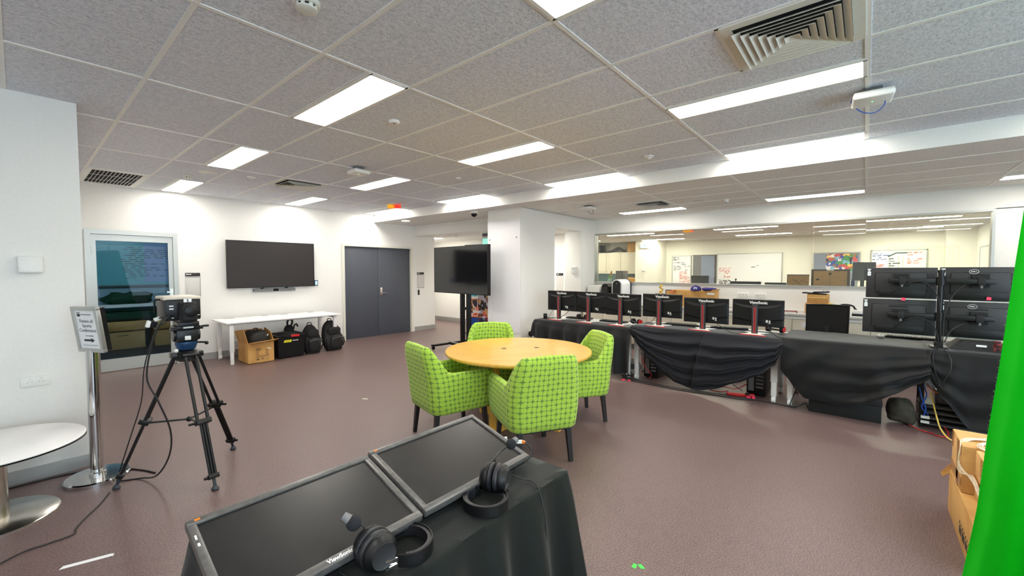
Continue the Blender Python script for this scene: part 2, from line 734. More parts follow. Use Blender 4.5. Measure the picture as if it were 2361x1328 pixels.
# ================================================================== camera
H = 1.52
cam = bpy.data.cameras.new('camera')
co = bpy.data.objects.new('camera', cam)
COL.objects.link(co)
cam.sensor_fit = 'HORIZONTAL'
cam.sensor_width = 36
cam.lens = 964.87 / 2361 * 36
cam.clip_start = .02
cam.clip_end = 200
yaw, pit = .7019152, .0426314
fw = Vector((math.cos(yaw) * math.cos(pit), math.sin(yaw) * math.cos(pit), -math.sin(pit)))
co.location = (0, 0, H)
co.rotation_euler = fw.to_track_quat('-Z', 'Y').to_euler()
SC.camera = co

# ================================================================== setting
ZC, ZL, ZK = 2.77, 2.605, 2.37          # main ceiling, low ceiling, corridor ceiling
YT, XW = 8.56, 8.2                      # back wall (screens, doors), window wall
GX0, GY0 = -0.0195, 0.027               # ceiling grid phase

struct('floor', MB().box(-3.2, 17.6, -4.2, 12.2, -.1, 0), M['floor'])

# ceilings
cl = struct('ceiling', MB().box(-3.2, 5.28, -4.2, 8.7, ZC, ZC + .08), M['tile'])
g = MB()
w = .013
x = GX0 - .6 * 5
while x < 5.25:
    g.box(x - w, x + w, -4.2, YT, ZC - .004, ZC + .01)
    x += .6
y = GY0 - 1.2 * 3
while y < YT:
    g.box(-3.1, 5.28, y - w, y + w, ZC - .0045, ZC + .01)
    y += 1.2
# half strips beside the lights and round the square vents
for lx, ly in ((1.48, .027), (1.48, 2.427), (1.48, 4.827), (1.48, 7.227), (3.28, .027), (3.28, 2.427), (3.28, 4.827), (3.28, 7.227), (4.98, .027), (4.98, 2.427), (4.98, 4.827), (4.98, 7.227)):
    g.box(lx - .016, lx - .004, ly, ly + 1.2, ZC - .004, ZC + .01)
for vx, vy in ((2.38, .627), (2.38, 6.63)):
    g.box(vx, vx + .6, vy - w, vy + w, ZC - .004, ZC + .01)
g.box(-3.1, 5.28, YT - .02, YT, ZC - .005, ZC + .01)
struct('ceiling_grid', g, M['tbar'], cl)

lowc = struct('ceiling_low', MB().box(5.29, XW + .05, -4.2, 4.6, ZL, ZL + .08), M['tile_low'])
g = MB()
for x in (5.88, 6.48, 7.08, 7.68):
    g.box(x - w, x + w, -4.2, 4.55, ZL - .004, ZL + .01)
for y in (-3.573, -2.373, -1.173, .027, 1.227, 2.427, 3.627):
    g.box(5.29, XW, y - w, y + w, ZL - .0045, ZL + .01)
g.box(5.29, XW, 4.55, 4.6, ZL - .005, ZL + .01)
struct('ceiling_grid', g, M['tbar'], lowc)
struct('ceiling_plaster', MB().box(5.29, 6.5, 4.6, YT + .1, ZL, ZL + .08), M['plaster'])
struct('ceiling_corridor', MB().box(6.5, 8.45, 4.94, 12.2, ZK, ZK + .08), M['plaster'])
struct('trim_1', MB().box(5.26, 5.31, -4.2, YT + .05, ZL - .004, ZC + .05), M['wall'])     # step between the two ceilings
struct('trim_2', MB().box(6.38, 6.52, 5.33, YT + .02, ZK - .01, ZL + .02), M['wall'])     # corridor header

# column block at the left
struct('wall_left', MB().box(-3.2, .33, 4.57, YT + .15, 0, ZC + .02), M['wall'])
struct('baseboard_left', MB().box(-3.2, .333, 4.556, 4.575, 0, .095), M['skirt'])
# back wall with the glass door and double door openings
g = MB()
g.box(.3, .634, YT, YT + .16, 0, ZC + .02)
g.box(.634, 1.70, YT, YT + .16, 2.115, ZC + .02)
g.box(1.70, 4.49, YT, YT + .16, 0, ZC + .02)
g.box(4.49, 6.31, YT, YT + .16, 2.09, ZC + .02)
g.box(6.31, 7.01, YT, YT + .16, 0, ZC + .02)
g.box(6.862, 7.008, YT + .05, 12.2, 0, ZC - .02)
struct('wall_back', g, M['wall'])
g = MB()
g.box(1.76, 4.44, YT - .014, YT + .01, 0, .11)
g.box(6.37, 7.022, YT - .014, YT + .01, 0, .11)
g.box(7.0, 7.022, YT, 12.2, 0, .11)
struct('baseboard_back', g, M['skirt'])

# pillar, doorway beside it, window wall
struct('wall_pillar', MB().box(5.62, 6.64, 4.55, 5.33, 0, ZL + .02), M['wall'])
t3 = struct('trim_3', MB().box(5.606, 5.622, 4.56, 5.325, .42, 2.40), M['gloss_white'])
for y, z in ((5.27, 2.07), (4.64, 2.09)):
    struct('screw', MB().lathe([(.012, 0), (.010, .006), (.001, .007)], (5.606, y, z), 12, Matrix.Rotation(-PI / 2, 4, 'Y')), M['grey'], t3)
g = MB()
g.box(6.64, 7.6, 4.55, 4.94, 2.33, ZL + .02)
g.box(7.6, 8.36, 4.55, 4.94, 0, ZL + .02)
struct('wall_doorway', g, M['wall'])
struct('wall_corridor', MB().box(8.3, 8.45, 4.90, 12.2, 0, ZK + .05), M['wall'])
struct('wall_corridor_end', MB().box(6.9, 8.4, 12.1, 12.2, 0, ZK + .05), M['wall'])
struct('baseboard_corridor', MB().box(8.282, 8.302, 4.94, 12.1, 0, .12), M['skirt'])
g = MB()
g.box(XW, XW + .15, -4.2, 4.56, 0, 1.262)
g.box(XW, XW + .15, -4.2, 4.60, 2.31, 2.78)
g.box(XW, XW + .15, -4.2, -1.262, 1.26, 2.32)
struct('wall_window', g, M['wall'])

# the long internal window: frame, sill cap, panes
wn = MB()
wn.box(XW - .012, XW + .12, -1.262, 4.57, 2.285, 2.312)
wn.box(XW - .0122, XW + .1202, -1.262, -1.235, 1.272, 2.285)
wn.box(XW - .0122, XW + .1202, 4.545, 4.57, 1.272, 2.285)
wn.box(XW - .022, XW + .12, -1.262, 4.57, 1.248, 1.272)
win = struct('window_1', wn, M['alu'])
for y0, y1 in ((-1.235, .651), (.657, 2.596), (2.602, 4.545)):
    struct('pane', MB().box(XW + .05, XW + .06, y0, y1, 1.272, 2.287), M['winglass'], win)

# the shell behind the camera, closing the room
g = MB()
g.box(-3.2, -2.8, -4.2, -4.1, 0, ZC + .02)
g.box(3.9, 8.3, -4.2, -4.1, 0, ZC + .02)
g.box(-2.8, 3.9, -4.2, -4.1, 0, .5)
g.box(-2.8, 3.9, -4.2, -4.1, 2.5, ZC + .02)
struct('wall_rear', g, M['wall'])
struct('wall_side', MB().box(-3.2, -3.1, -4.2, 4.6, 0, ZC + .02), M['wall'])
g = MB()
for x in (-2.8, -1.15, .5, 2.2, 3.86):
    g.box(x, x + .04, -4.17, -4.1, .5, 2.5)
g.box(-2.8, 3.9, -4.17, -4.1, .5, .55)
g.box(-2.8, 3.9, -4.17, -4.1, 2.45, 2.5)
struct('window_2', g, M['alu'])

# ---------------------------------------------------------------- doors
d = MB()
d.box(.634, .70, YT - .02, YT + .1, 0, 2.05)
d.box(1.64, 1.70, YT - .02, YT + .1, 0, 2.05)
d.box(.634, 1.70, YT - .02, YT + .1, 2.05, 2.115)
d1 = struct('door_1', d, M['alu'])
lf = MB()
lf.box(.70, .755, YT + .02, YT + .065, .01, 2.045)
lf.box(1.58, 1.64, YT + .02, YT + .065, .01, 2.045)
lf.box(.755, 1.58, YT + .02, YT + .065, 1.955, 2.045)
lf.box(.755, 1.58, YT + .02, YT + .065, .01, .19)
leaf = struct('door_leaf', lf, M['alu'], d1)
struct('glass', MB().box(.755, 1.58, YT + .038, YT + .046, .19, 1.955), M['doorglass'], leaf)
h = MB()
h.box(1.585, 1.625, YT - .012, YT + .02, .95, 1.22)
h.bar((1.535, YT - .05, 1.17), (1.62, YT - .05, 1.17), .02, .02)
h.bar((1.61, YT - .05, 1.17), (1.61, YT - .005, 1.17), .02, .02)
struct('door_handle', h, M['brushed'], leaf)
for z in (1.75, .4):
    struct('hinge', MB().cyl((.698, YT + .012, z), (.698, YT + .012, z + .12), .009), M['brushed'], leaf)

d = MB()
d.box(4.49, 4.545, YT - .025, YT + .12, 0, 2.04)
d.box(6.255, 6.31, YT - .025, YT + .12, 0, 2.04)
d.box(4.49, 6.31, YT - .025, YT + .12, 2.04, 2.09)
d2 = struct('door_2', d, M['offwhite'])
struct('door_leaf', MB().box(4.549, 5.371, YT + .03, YT + .075, .008, 2.036, .003), M['doorgrey'], d2)
l2 = struct('door_leaf', MB().box(5.377, 6.251, YT + .03, YT + .075, .008, 2.036, .003), M['doorgrey'], d2)
h = MB()
h.box(5.42, 5.475, YT + .012, YT + .03, .93, 1.12, .004)
h.cyl((5.447, YT - .03, 1.0), (5.447, YT + .03, 1.0), .013)
h.tube([(5.447, YT - .03, 1.0), (5.50, YT - .034, .998), (5.58, YT - .03, .994)], .011, k=4)
struct('door_handle', h, M['brushed'], l2)

# ---------------------------------------------------------------- store room behind the glass door
g = MB()
g.box(-.6, 3.6, 11.5, 11.6, 0, 2.6)
g.box(-.6, -.5, 8.7, 11.6, 0, 2.6)
g.box(3.5, 3.6, 8.7, 11.6, 0, 2.6)
struct('wall_store', g, pm('store_room_paint', (150, 172, 186), .7, var=.02))
struct('ceiling_store', MB().box(-.6, 3.6, 8.7, 11.6, 2.6, 2.68), M['plaster'])
struct('floor_store', MB().box(-.6, 3.6, YT + .12, 11.6, 0.0005, .004), M['navycarpet'])

# ---------------------------------------------------------------- office behind the window
g = MB()
g.box(17.3, 17.4, -2.4, 10.2, 0, 2.72)
g.box(16.95, 17.31, -2.35, -1.70, 0, 2.72)
struct('wall_office_far', g, M['wallcream'])
struct('wall_office_right', MB().box(8.35, 17.4, -2.4, -2.3, 0, 2.72), M['wallcream'])
struct('wall_office_left', MB().box(8.45, 17.4, 10.1, 10.2, 0, 2.72), M['wallcream'])
struct('wall_office_pier', MB().box(16.3, 17.31, 6.30, 7.20, 0, 2.72), M['wallcream'])
oc = struct('ceiling_office', MB().box(8.34, 17.4, -2.4, 10.2, 2.70, 2.78), M['plaster'])
g = MB()
for x in (9.0, 9.6, 10.2, 10.8, 11.4, 12.0, 12.6, 13.2, 13.8, 14.4, 15.0, 15.6, 16.2, 16.8):
    g.box(x - w, x + w, -2.3, 10.1, 2.696, 2.71)
for y in (-1.64, -.44, .027, 1.7, 3.43, 5.05, 6.7, 8.3):
    g.box(8.36, 17.3, y - w, y + w, 2.6955, 2.71)
struct('ceiling_grid', g, M['tbar'], oc)

# ================================================================== ceiling fittings
def light_panel(x0, y0, z, label, glow='panelglow', group='ceiling light panels', ln=1.18, wd=.28):
    t = thing('ceiling_light', label, 'ceiling light', (x0 + wd / 2, y0 + ln / 2, z), 0, group)
    f = MB()
    f.box(x0 - .012, x0 + .012, y0 - .008, y0 + ln + .008, z - .008, z)
    f.box(x0 + wd - .012, x0 + wd + .012, y0 - .008, y0 + ln + .008, z - .008, z)
    f.box(x0, x0 + wd, y0 - .008, y0 + .012, z - .008, z)
    f.box(x0, x0 + wd, y0 + ln - .012, y0 + ln + .008, z - .008, z)
    part('frame', f, M['tbar'], t)
    part('diffuser', MB().box(x0 + .012, x0 + wd - .012, y0 + .012, y0 + ln - .012, z - .006, z - .001), M[glow], t)
    return t


for x0, y0, lab in (
    (1.49, .037, 'bright ceiling light panel cut off by the top edge of the photo'),
    (1.49, 2.437, 'largest fully visible bright light panel, left of centre near the round smoke detector'),
    (1.49, 4.837, 'bright light panel in the left row, above the wall screen side, second from the wall'),
    (1.49, 7.237, 'bright light panel nearest the wall beside the dark louvred return vent'),
    (3.29, .037, 'long bright light panel right beside the large square air diffuser'),
    (3.29, 2.437, 'bright light panel in the middle of the ceiling above the round wooden table'),
    (3.29, 4.837, 'bright light panel beside the white box access point in mid ceiling'),
    (3.29, 7.237, 'small bright light panel near the wall above the black wall screen'),
    (4.98, .037, 'long bright light panel against the ceiling step, nearest the white access point with cable loop'),
    (4.98, 2.437, 'bright light panel against the ceiling step, above the row of black monitors'),
    (4.98, 4.837, 'bright light panel against the ceiling step, above the black mobile screen'),
    (4.98, 7.237, 'bright light panel against the ceiling step, under the orange and red warning lamps')):
    light_panel(x0, y0, ZC, lab)
light_panel(7.39, .037, ZL, 'thin bright light panel on the low ceiling above the office window, right one')
light_panel(7.39, 2.437, ZL, 'thin bright light panel on the low ceiling beside the small square vent')
# the rows carry on behind the photographer
for x0, y0 in ((1.49, -2.363), (3.29, -2.363), (4.98, -2.363), (-.32, -2.363), (-.32, .037), (-2.1, .037), (-2.1, -2.363), (7.39, -2.363)):
    light_panel(x0, y0, ZL if x0 > 6 else ZC, 'bright ceiling light panel of the rows behind the photographer', group='ceiling light panels behind the photographer')
for x0, y0, lab in (
    (13.0, 5.2, 'long office light panel seen through the glass at upper left'),
    (15.9, 5.2, 'office light panel through the glass, above the green exit sign'),
    (13.0, 1.82, 'long office light panel through the glass, middle of the window'),
    (15.7, 1.82, 'office light panel through the glass, above the large blank whiteboard'),
    (13.1, -1.56, 'long office light panel through the glass, nearest the right end of the window'),
    (16.0, -1.56, 'office light panel through the glass, above the whiteboard with the graph'),
    (10.4, 5.2, 'office light panel just beyond the glass at the far left'),
    (10.4, 1.82, 'office light panel just beyond the glass near the middle'),
    (10.4, -1.56, 'office light panel just beyond the glass near the right'),
    (13.0, 8.2, 'office light panel above the kitchen, nearer the glass'),
    (15.0, 8.2, 'added office light panel brightening the kitchen cupboards')):  # last panel added to brighten the dark kitchen end
    light_panel(x0, y0, 2.70, lab, 'panelglow_office', 'office light panels', 1.6)


def louvre_vent(x0, x1, y0, y1, z, label):
    t = thing('return_vent', label, 'vent', ((x0 + x1) / 2, (y0 + y1) / 2, z))
    f = MB()
    e = .055
    f.box(x0, x0 + e, y0, y1, z - .012, z)
    f.box(x1 - e, x1, y0, y1, z - .012, z)
    f.box(x0 + e, x1 - e, y0, y0 + e, z - .012, z)
    f.box(x0 + e, x1 - e, y1 - e, y1, z - .012, z)
    part('frame', f, M['tbar'], t)
    part('backing', MB().box(x0 + e, x1 - e, y0 + e, y1 - e, z - .003, z - .001), M['dark'], t)
    n = 13
    s = MB()
    for i in range(1, n):
        xx = x0 + e + (x1 - x0 - 2 * e) * i / n
        s.bar((xx, y0 + e, z - .010), (xx, y1 - e, z - .010), .006, .018, up=(.5, 0, 1))
    part('slats', s, M['lightgrey'], t)
    s = MB()
    for q in (.33, .67):
        s.box(x0 + e, x1 - e, y0 + (y1 - y0) * q - .004, y0 + (y1 - y0) * q + .004, z - .015, z - .009)
    part('cross_bar', s, M['lightgrey'], t)


def four_way(x0, y0, s, z, label, n=6, mat='offwhite', slope=.62):
    """pyramid of nested sloping blades"""
    cx, cy = x0 + s / 2, y0 + s / 2
    t = thing('air_diffuser', label, 'vent', (cx, cy, z))
    f = MB()
    e = .05
    for a, b, c, d in ((x0, x0 + e, y0, y0 + s), (x0 + s - e, x0 + s, y0, y0 + s), (x0 + e, x0 + s - e, y0, y0 + e), (x0 + e, x0 + s - e, y0 + s - e, y0 + s)):
        f.box(a, b, c, d, z - .010, z)
    part('frame', f, M[mat], t)
    part('backing', MB().box(x0 + e, x0 + s - e, y0 + e, y0 + s - e, z - .002, z - .0005), M['dark'], t)
    r0 = s / 2 - e
    bl = r0 / n
    for i in range(n):
        ro = r0 - i * bl
        ri = ro - bl * .92
        if ri < .004:
            ri = .004
        zo, zi = z - .012, z - .012 - bl * slope
        b = MB()
        O = [(cx - ri, cy - ri, zo), (cx + ri, cy - ri, zo), (cx + ri, cy + ri, zo), (cx - ri, cy + ri, zo)]
        I = [(cx - ro, cy - ro, zi), (cx + ro, cy - ro, zi), (cx + ro, cy + ro, zi), (cx - ro, cy + ro, zi)]
        T = .0025
        vs = O + I + [(p[0], p[1], p[2] - T) for p in O] + [(p[0], p[1], p[2] - T) for p in I]
        fs = []
        for k in range(4):
            k2 = (k + 1) % 4
            fs += [(k, k2, 4 + k2, 4 + k), (8 + k, 12 + k, 12 + k2, 8 + k2), (4 + k, 4 + k2, 12 + k2, 12 + k), (k, 8 + k, 8 + k2, k2)]
        b.add(vs, fs)
        part('blade', b, M[mat], t)


louvre_vent(.585, 1.175, 7.24, 8.42, ZC, 'dark louvred return air vent by the wall at far left of the ceiling')
four_way(2.385, .035, .585, ZC, 'large square white air diffuser of nested blades at top right', 7)
four_way(2.385, 6.035, .585, ZC, 'small square air diffuser above the black wall screen', 6)
four_way(6.49, 2.44, .50, ZL, 'square vent on the low ceiling beyond the ceiling step', 5, 'lightgrey')


def smoke_detector(x, y, z, label, big=1.0):
    t = thing('smoke_detector', label, 'smoke detector', (x, y, z))
    part('base', MB().lathe([(.052 * big, 0), (.052 * big, -.012), (.046 * big, -.018)], (x, y, z)), M['offwhite'], t)
    part('vent_ring', MB().lathe([(.036 * big, -.016), (.036 * big, -.032)], (x, y, z)), M['dark'], t)
    f = MB()
    for i in range(8):
        a = 2 * PI * i / 8
        f.box(.033 * big, .041 * big, -.008, .008, -.034, -.014, M=Matrix.Translation((x, y, z)) @ Matrix.Rotation(a, 4, 'Z'))
    part('fins', f, M['offwhite'], t)
    part('cap', MB().lathe([(.042 * big, -.030), (.041 * big, -.036), (.026 * big, -.043), (.001, -.044)], (x, y, z)), M['offwhite'], t)


smoke_detector(.915, 2.03, ZC, 'round white smoke detector at the top edge of the photo', 1.15)
smoke_detector(1.5, 6.9, ZC, 'round smoke detector beside the light panel nearest the left wall')


def puck(name, x, y, z, r, h, label, cat, mat='white', dome=False, lens=None):
    t = thing(name, label, cat, (x, y, z))
    part('base', MB().lathe([(r, 0), (r, -h * .6), (r * .8, -h), (.001, -h)], (x, y, z)), M[mat], t)
    if dome:
        part('dome', MB().lathe([(r * .62, -h * .9), (r * .5, -h * 1.7), (r * .25, -h * 2.1), (.001, -h * 2.2)], (x, y, z)), M['offwhite' if lens is None else lens], t)
    else:
        part('lens', MB().lathe([(r * .25, -h * .95), (r * .2, -h * 1.15), (.001, -h * 1.2)], (x, y, z)), M['grey' if lens is None else lens], t)


puck('ceiling_sensor', 2.086, 3.058, ZC, .045, .022, 'small round white ceiling sensor beside the largest light panel', 'sensor')
puck('motion_sensor', 4.521, 1.856, ZC, .05, .018, 'white dome motion sensor right of centre above the monitors', 'sensor', dome=True)
puck('motion_sensor', 2.074, 6.341, ZC, .05, .018, 'pale dome motion sensor left of the small square air diffuser', 'sensor', dome=True)
puck('ceiling_speaker', 1.62, 6.45, ZC, .10, .006, 'flat round ceiling speaker disc behind the second left light panel', 'speaker', 'offwhite', lens='lightgrey')
puck('sprinkler_head', 3.907, 4.254, ZC, .035, .012, 'small sprinkler head right of the middle light panel', 'sprinkler', lens='grey')
puck('sprinkler_head', 4.498, 5.466, ZC, .035, .012, 'small sprinkler head before the ceiling step, left of the mobile screen', 'sprinkler', lens='grey')
puck('sprinkler_head', 2.46, 7.75, ZC, .035, .012, 'small sprinkler head close to the back wall above the wall screen', 'sprinkler', lens='grey')
puck('ceiling_speaker', 6.894, 2.034, ZL, .10, .006, 'flat round ceiling speaker on the low ceiling above the monitors', 'speaker', 'lightgrey', lens='lightgrey')
puck('ceiling_sensor', 7.05, 1.663, ZL, .035, .05, 'small dark square sensor on the low ceiling', 'sensor', lens='dark')
puck('motion_sensor', 6.78, 3.15, ZL + .002, .04, .018, 'pale dome sensor on the low ceiling near its access point', 'sensor', dome=True)

t = thing('downlight', 'round white downlight in the plaster ceiling before the corridor', 'ceiling light', (5.514, 7.70, ZL))
part('rim', MB().lathe([(.10, 0), (.10, -.008), (.085, -.012)], (5.514, 7.70, ZL)), M['white'], t)
part('lens', MB().lathe([(.084, -.008), (.084, -.014), (.001, -.016)], (5.514, 7.70, ZL)), M['downglow'], t)
t = thing('dome_camera', 'dark dome security camera on the plaster ceiling left of the pillar', 'security camera', (5.494, 5.564, ZL + .003))
part('base', MB().lathe([(.075, 0), (.075, -.03), (.062, -.042)], (5.494, 5.564, ZL + .003)), M['white'], t)
part('dome', MB().ball((5.494, 5.564, ZL - .045), (.058, .058, .06)), M['screen'], t)

t = thing('warning_lamp', 'orange and red warning lamps side by side on the ceiling', 'warning light', (4.642, 6.836, ZC))
part('base', MB().box(4.50, 4.78, 6.75, 6.92, ZC - .02, ZC, .006), M['offwhite'], t)
for dx, m, nm in ((-.065, 'amber', 'orange lens'), (.065, 'redlens', 'red lens')):
    px, py = 4.642 - dx * .55 * -1, 6.836 + dx * .9 * -1
    part('lens', MB().lathe([(.062, -.018), (.062, -.075), (.05, -.085), (.001, -.086)], (px, py, ZC)), M[m], t, label=nm)


def access_point(cx, cy, z, rz, label, s=.2, cable=True, hang=.05, led=True):
    t = thing('wifi_access_point', label, 'wireless access point', (cx, cy, z), rz)
    b = MB().box(-s / 2, s / 2, -s / 2, s / 2, -hang - .035, -hang + .008, .015, 3)
    part('housing', b, M['white'], t, world=False)
    f = MB()
    for i in range(22):
        q = -s / 2 + .012 + (s - .024) * i / 21
        f.box(q - .002, q + .002, -s / 2 + .006, s / 2 - .006, -hang + .006, -hang + .012)
    part('cooling_fins', f, M['lightgrey'], t, world=False)
    part('mount', MB().box(-.05, .05, -.05, .05, -hang, 0, .004), M['grey'], t, world=False)
    if led:
        part('status_light', MB().box(-.006, .006, -.003, .003, -hang - .0365, -hang - .034), M['led'], t, world=False)
    if cable:
        part('cable', MB().tube([(.0, .02, -.01), (.08, s * .5 + .0, -.03), (.13, s * .25, -.10), (.10, -.02, -.135), (.04, -.07, -.10), (.02, -.05, -.02)], .0035, n=6), M['bluecable' if led else 'cable'], t, world=False)


access_point(3.86, .0, ZC, R(4), 'white square access point with dangling cable loop near the large diffuser', .22)
access_point(2.72, 4.74, ZC, R(0), 'white box access point in mid ceiling left of the middle light panel', .20, False)
access_point(6.25, 3.6, ZL, R(0), 'white access point with cable loop on the low ceiling right of the pillar', .2, True, .035, False)

# ================================================================== left column
t = thing('wall_thermostat', 'square white wall control high on the left column', 'thermostat', (.065, 4.555, 1.50))
part('housing', MB().box(.005, .125, 4.527, 4.568, 1.50, 1.62, .005), M['white'], t)
part('flap', MB().box(.010, .120, 4.520, 4.530, 1.505, 1.545, .002), M['white'], t)
t = thing('wall_socket', 'white double power outlet low on the left column', 'power outlet', (.062, 4.56, .68))
part('plate', MB().box(-.01, .135, 4.556, 4.570, .682, .754, .004), M['white'], t)
g = MB()
for x in (.035, .09):
    g.box(x - .012, x - .008, 4.553, 4.557, .71, .722)
    g.box(x + .008, x + .012, 4.553, 4.557, .71, .722)
part('socket_holes', g, M['lightgrey'], t)
for x in (.028, .083):
    part('rocker_switch', MB().box(x, x + .014, 4.552, 4.557, .735, .745), M['offwhite'], t)

# side table
TX, TY = -.13, 4.0
t = thing('side_table', 'low round white side table on a steel pedestal at the left edge', 'table', (TX, TY, 0))
part('tabletop', MB().lathe([(.36, .437), (.395, .440), (.40, .446), (.40, .452), (.395, .456), (.001, .456)], (TX, TY, 0), 72), M['whitelam'], t)
part('edge_band', MB().lathe([(.396, .436), (.4015, .438), (.4015, .447), (.396, .448)], (TX, TY, 0), 72), M['black'], t)
part('column', MB().lathe([(.055, .012), (.055, .437)], (TX, TY, 0), 36), M['brushed'], t)
part('foot_plate', MB().lathe([(.27, 0), (.27, .008), (.262, .014), (.001, .016)], (TX, TY, 0), 72), M['brushed'], t)

# sign post
PX, PY = .335, 4.25
t = thing('sign_post', 'polished steel post with framed conference direction sign beside the left column', 'sign', (PX, PY, 0))
part('base_plate', MB().lathe([(.18, 0), (.18, .022), (.172, .030), (.001, .034)], (PX, PY, 0), 64), M['steel'], t)
part('post', MB().lathe([(.046, .03), (.046, .05), (.038, .056), (.038, .945), (.001, .946)], (PX, PY, 0), 40), M['steel'], t)
SM = Matrix.Translation((.318, 4.215, 1.098)) @ Matrix.Rotation(R(-64), 4, 'Z') @ Matrix.Rotation(R(7), 4, 'X')
g = MB(SM)
wv, hv = .125, .165
g.box(-wv, wv, -.014, .014, -hv, -hv + .026, .003)
g.box(-wv, wv, -.014, .014, hv - .026, hv, .003)
g.box(-wv, -wv + .026, -.014, .014, -hv + .02, hv - .02, .003)
g.box(wv - .026, wv, -.014, .014, -hv + .02, hv - .02, .003)
part('frame', g, M['alu'], t)
part('back_box', MB(SM).box(-wv + .006, wv - .006, .010, .045, -hv + .01, hv - .01), M['blackmetal'], t)
pp = part('paper', MB(SM).box(-wv + .02, wv - .02, -.006, .004, -hv + .02, hv - .02), M['paper'], t)


def onsign(x, z):
    return SM @ frame((x, -.0075, z), (1, 0, 0), (0, 0, 1))


for s, z, sz in (('Future of', .062, .034), ('Sports', .028, .034), ('Conference', -.006, .034)):
    lettering(s, sz, onsign(0, z), M['greyink'], pp)
part('small_print', MB(SM).box(-.04, .055, -.0075, -.0055, .106, .112).box(-.03, -.012, -.0075, -.0055, -.049, -.042).box(-.004, .045, -.0075, -.0055, -.049, -.042), M['greyink'], pp)
part('logo', MB(SM).box(-.078, -.05, -.0075, -.0055, .095, .112).box(-.078, -.05, -.0075, -.0055, .117, .123), M['ink'], pp)
ar = MB()
ar.prism([(-.05, -.007), (.02, -.007), (.02, -.016), (.052, 0), (.02, .016), (.02, .007), (-.05, .007)], .001, onsign(0, -.078))
part('arrow', ar, M['ink'], pp)
part('rule_line', MB(SM).box(-.07, .07, -.0075, -.0055, -.116, -.113), M['greyink'], pp)

# ================================================================== camera on tripod
CX, CY = .785, 3.79
t = thing('tripod', 'black twin-tube camera tripod with fluid head standing left of centre', 'tripod', (CX, CY, 0))
part('spider', MB().lathe([(.045, .855), (.075, .875), (.078, .92), (.06, .935), (.001, .936)], (CX, CY, 0), 24).box(CX - .095, CX + .095, CY - .045, CY + .045, .885, .925, .008), M['blackmetal'], t)
part('bowl', MB().lathe([(.02, .925), (.055, .945), (.068, .985), (.066, 1.0), (.001, 1.001)], (CX, CY, 0), 32), M['bluebowl'], t, label='blue bowl')
g = MB()
g.box(CX - .065, CX + .065, CY - .05, CY + .05, 1.0, 1.09, .012)
g.cyl((CX - .078, CY, 1.05), (CX + .078, CY, 1.05), .045)
g.box(CX - .075, CX + .075, CY - .075, CY + .075, 1.10, 1.118, .004)
g.box(CX - .06, CX + .06, CY - .10, CY + .085, 1.118, 1.15, .004)
g.box(CX - .09, CX + .10, CY - .03, CY + .03, 1.085, 1.105, .004)
part('fluid_head', g, M['blackmetal'], t)
part('head_plates', MB().box(CX - .018, CX + .018, CY - .056, CY - .049, 1.015, 1.045, .003).box(CX - .03, CX + .03, CY - .079, CY - .074, 1.103, 1.114), M['white'], t, label='white marks on the head')
part('lock_knob', MB().cyl((CX + .09, CY - .02, 1.105), (CX + .135, CY - .02, 1.105), .008), M['black'], t)
part('lock_knob', MB().cyl((CX + .06, CY - .03, .99), (CX + .11, CY - .05, .985), .007).ball((CX + .112, CY - .05, .98), .013), M['black'], t)
feet = [(.40, 3.94), (.839, 3.40), (1.138, 4.061)]
hubs = []
for fx, fy in feet:
    a = Vector((CX, CY, .905))
    f = Vector((fx, fy, .03))
    d = (f - a)
    side = Vector((d.x, d.y, 0)).normalized().cross(Vector((0, 0, 1)))
    top = a + Vector((d.x, d.y, 0)).normalized() * .065
    mid = top.lerp(f, .52)
    end = top.lerp(f, .93)
    g = MB()
    for s in (-1, 1):
        g.cyl(top + side * .032 * s, mid + side * .032 * s, .0105, n=12)
    g.box(-.045, .045, -.018, .018, -.03, .03, .004, M=frame(mid, side, d))
    for s in (-1, 0, 1):
        g.cyl(mid + side * .017 * s, end + side * .017 * s, .0085, n=12)
    g.box(-.032, .032, -.016, .016, -.02, .02, .004, M=frame(end, side, d))
    g.cyl(top - side * .05, top + side * .05, .016, n=14)
    lg = part('leg', g, M['blackmetal'], t)
    k = MB()
    k.cyl(mid + side * .05, mid + side * .085, .009, n=10)
    k.cyl(end + side * .03, end + side * .055, .010, n=10)
    part('clamp_lever', k, M['black'], lg)
    part('foot', MB().cyl(end, f + Vector((0, 0, -.008)), .010, n=10).lathe([(.020, -.03), (.024, -.018), (.012, 0)], f, 14), M['footgrey'], lg)
    hubs.append(mid)
g = MB()
cc = (hubs[0] + hubs[1] + hubs[2]) / 3 + Vector((0, 0, -.03))
for m_ in hubs:
    g.cyl(m_ + Vector((0, 0, -.015)), cc, .007, n=10)
g.ball(cc, .02)
part('spreader', g, M['blackmetal'], t)
part('pan_handle_socket', MB().ball((CX - .07, CY - .05, .945), .014), M['white'], t)

